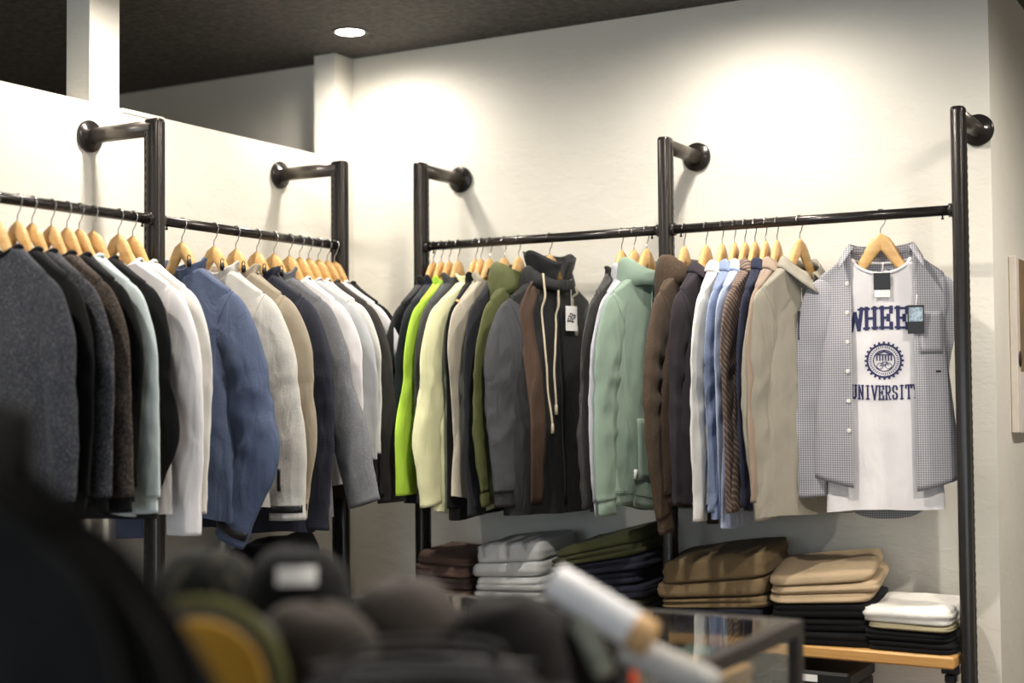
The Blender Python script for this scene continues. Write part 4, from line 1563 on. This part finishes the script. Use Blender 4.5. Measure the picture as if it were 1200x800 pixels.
# shoulder bag with ochre lining and olive webbing
t = thing('shoulder_bag', 'black shoulder bag with ochre panel and olive webbing strap', 'bag', (1.908, -2.973, CZ + .001), VY)
rip = Ripple(31, (1, 3), (8, 20), 5)
nr, nc = 22, 36
V = []
for i in range(nr):
    f = i / (nr - 1)
    for j in range(nc):
        a = 2 * math.pi * j / nc
        k = (1 - .75 * max(0, (f - .70) / .30) ** 2.2) * (1 + .03 * float(rip(a, f)))
        V.append((.105 * k * math.copysign(abs(math.cos(a)) ** .7, math.cos(a)), .060 * k * math.copysign(abs(math.sin(a)) ** .7, math.sin(a)), .205 * f))
mesh('bag_body', V, gridfaces(nr, nc) + [tuple(range(nc)), tuple((nr - 1) * nc + j for j in reversed(range(nc)))], K['black2'], t)


def arc(r0, r1, a0, a1, y0, y1, th, c, n=24, m=4):
    V = []
    for k in (0, 1):
        for i in range(n):
            a = math.radians(a0 + (a1 - a0) * i / (n - 1))
            for j in range(m):
                f = j / (m - 1)
                r = r0 + (r1 - r0) * f
                V.append((c[0] + r * math.cos(a), y0 + (y1 - y0) * f + k * th, c[1] + r * math.sin(a)))
    F = gridfaces(n, m, False) + [tuple(reversed(q)) for q in gridfaces(n, m, False, n * m)]
    N = n * m
    rim = list(range(m)) + [i * m + m - 1 for i in range(1, n)] + [N - 1 - j for j in range(1, m)] + [i * m for i in range(n - 2, 0, -1)]
    for i in range(len(rim)):
        a, b = rim[i], rim[(i + 1) % len(rim)]
        F.append((a, b, N + b, N + a))
    return V, F


o = mesh('strap', *arc(.098, .114, -35, 118, -.078, -.066, .006, (.015, .105)), CAPM['strap'], t)
o = mesh('ochre_panel', *arc(.030, .088, -30, 125, -.082, -.066, .006, (.012, .101)), CAPM['ochre'], t)

# white and grey tubes lying over the heap
def roll(label, p, q, r, mat, cap_mat, name='paper_tube'):
    p, q = Vector(p), Vector(q)
    mid = (p + q) / 2
    t = thing(name, label, 'tube', tuple(mid), 0, 'tubes leaning on the heap')
    a, b = p - mid, q - mid
    d = (b - a).normalized()
    mesh('tube_body', *tube([tuple(a), tuple(a + d * .004), tuple(b - d * .034), tuple(b - d * .033)], [r * .9, r, r, r * .96], n=24, e2=(0, 0, 1)), mat, t)
    mesh('end_cap', *tube([tuple(b - d * .033), tuple(b - d * .006), tuple(b)], [r * 1.0, r * .98, r * .72], n=24, e2=(0, 0, 1)), cap_mat, t)


KRAFT = plain('kraft_tan', (206, 164, 112), .7)
PALE = plain('pale_grey_card', (180, 176, 170), .7)
roll('white tube with tan end cap lying over the dark caps', (2.168, -2.478, 1.116), (2.318, -2.450, 1.033), .029, plain('white_tube_card', (240, 238, 238), .6), KRAFT)
roll('pale grey tube slanting down over the showcase edge', (2.265, -2.440, 1.020), (2.400, -2.405, .962), .026, PALE, PALE)
roll('short greenish grey tube under the white tube', (2.214, -2.480, 1.062), (2.262, -2.490, .984), .018, plain('greenish_card', (160, 160, 142), .7), plain('greenish_card', (160, 160, 142), .7))
t = thing('key_fob', 'small orange red fob below the tubes', 'fob', (2.235, -2.375, CZ + .001))
mesh('fob_body', *lathe([(0, 0), (.020, .004), (.025, .02), (.022, .046), (.010, .056), (0, .057)], 20), plain('orange_red', (214, 82, 40), .5), t)
mesh('fob_ring', *tube([(.010 * math.cos(a), 0, .064 + .010 * math.sin(a)) for a in np.linspace(0, 2 * math.pi, 18)[:-1]], .0015, n=6, closed=True), CHROME, t)

# ------------------------------------------------------------------ black jackets on a low rack at the left edge of view
fh = Vector((-math.sin(VY), math.cos(VY), 0))
RB = Vector((1.945, -3.410, 0))
rz0 = 1.500
pA, pB = RB - fh * .60, RB + fh * .06
t = thing('low_clothes_rack', 'low black rack at the left edge holding black jackets', 'clothes rack', (pA.x, pA.y, 0))
dv = pB - pA
mesh('rack_rail', *tube([(0, 0, rz0), (dv.x, dv.y, rz0)], .013, n=16, e2=(0, 0, 1)), BLKMET, t)
mesh('rack_post', *tube([(0, 0, .02), (0, 0, rz0 + .02)], .016, n=16), BLKMET, t)
mesh('rack_base', *bbox(-.28, .28, -.16, .16, 0, .02, .004), BLKMET, t, False)
lb = ['black jacket with sagging sleeve farthest on the low rack', 'black jacket second on the low rack at the left edge', 'black jacket nearest the viewer on the low rack']
for i, (s_, o_) in enumerate(((.0, (.10, .17, .20)), (-.09, (.07, .13, .17)), (-.17, (.04, .08, .12)))):
    p = RB + fh * s_
    hanger('beech hanger carrying the ' + lb[i], (p.x, p.y, rz0 - .002), VY, 'beech clothes hangers').rotation_euler = (0, R(6), VY)
    garment('jacket', lb[i], 'jacket', 'hooded', DEEP, (p.x, p.y, rz0 - .002), VY, 'black jackets on the low rack', 1, None, 500 + i * 17,
            zb=-.80, ze=-.78, th=.036, sth=.05, sr=.095, cr=.06, out=o_, wrk=.003, fold=.014, crease=.010, hs=.8)[0].rotation_euler = (0, R(6), VY)
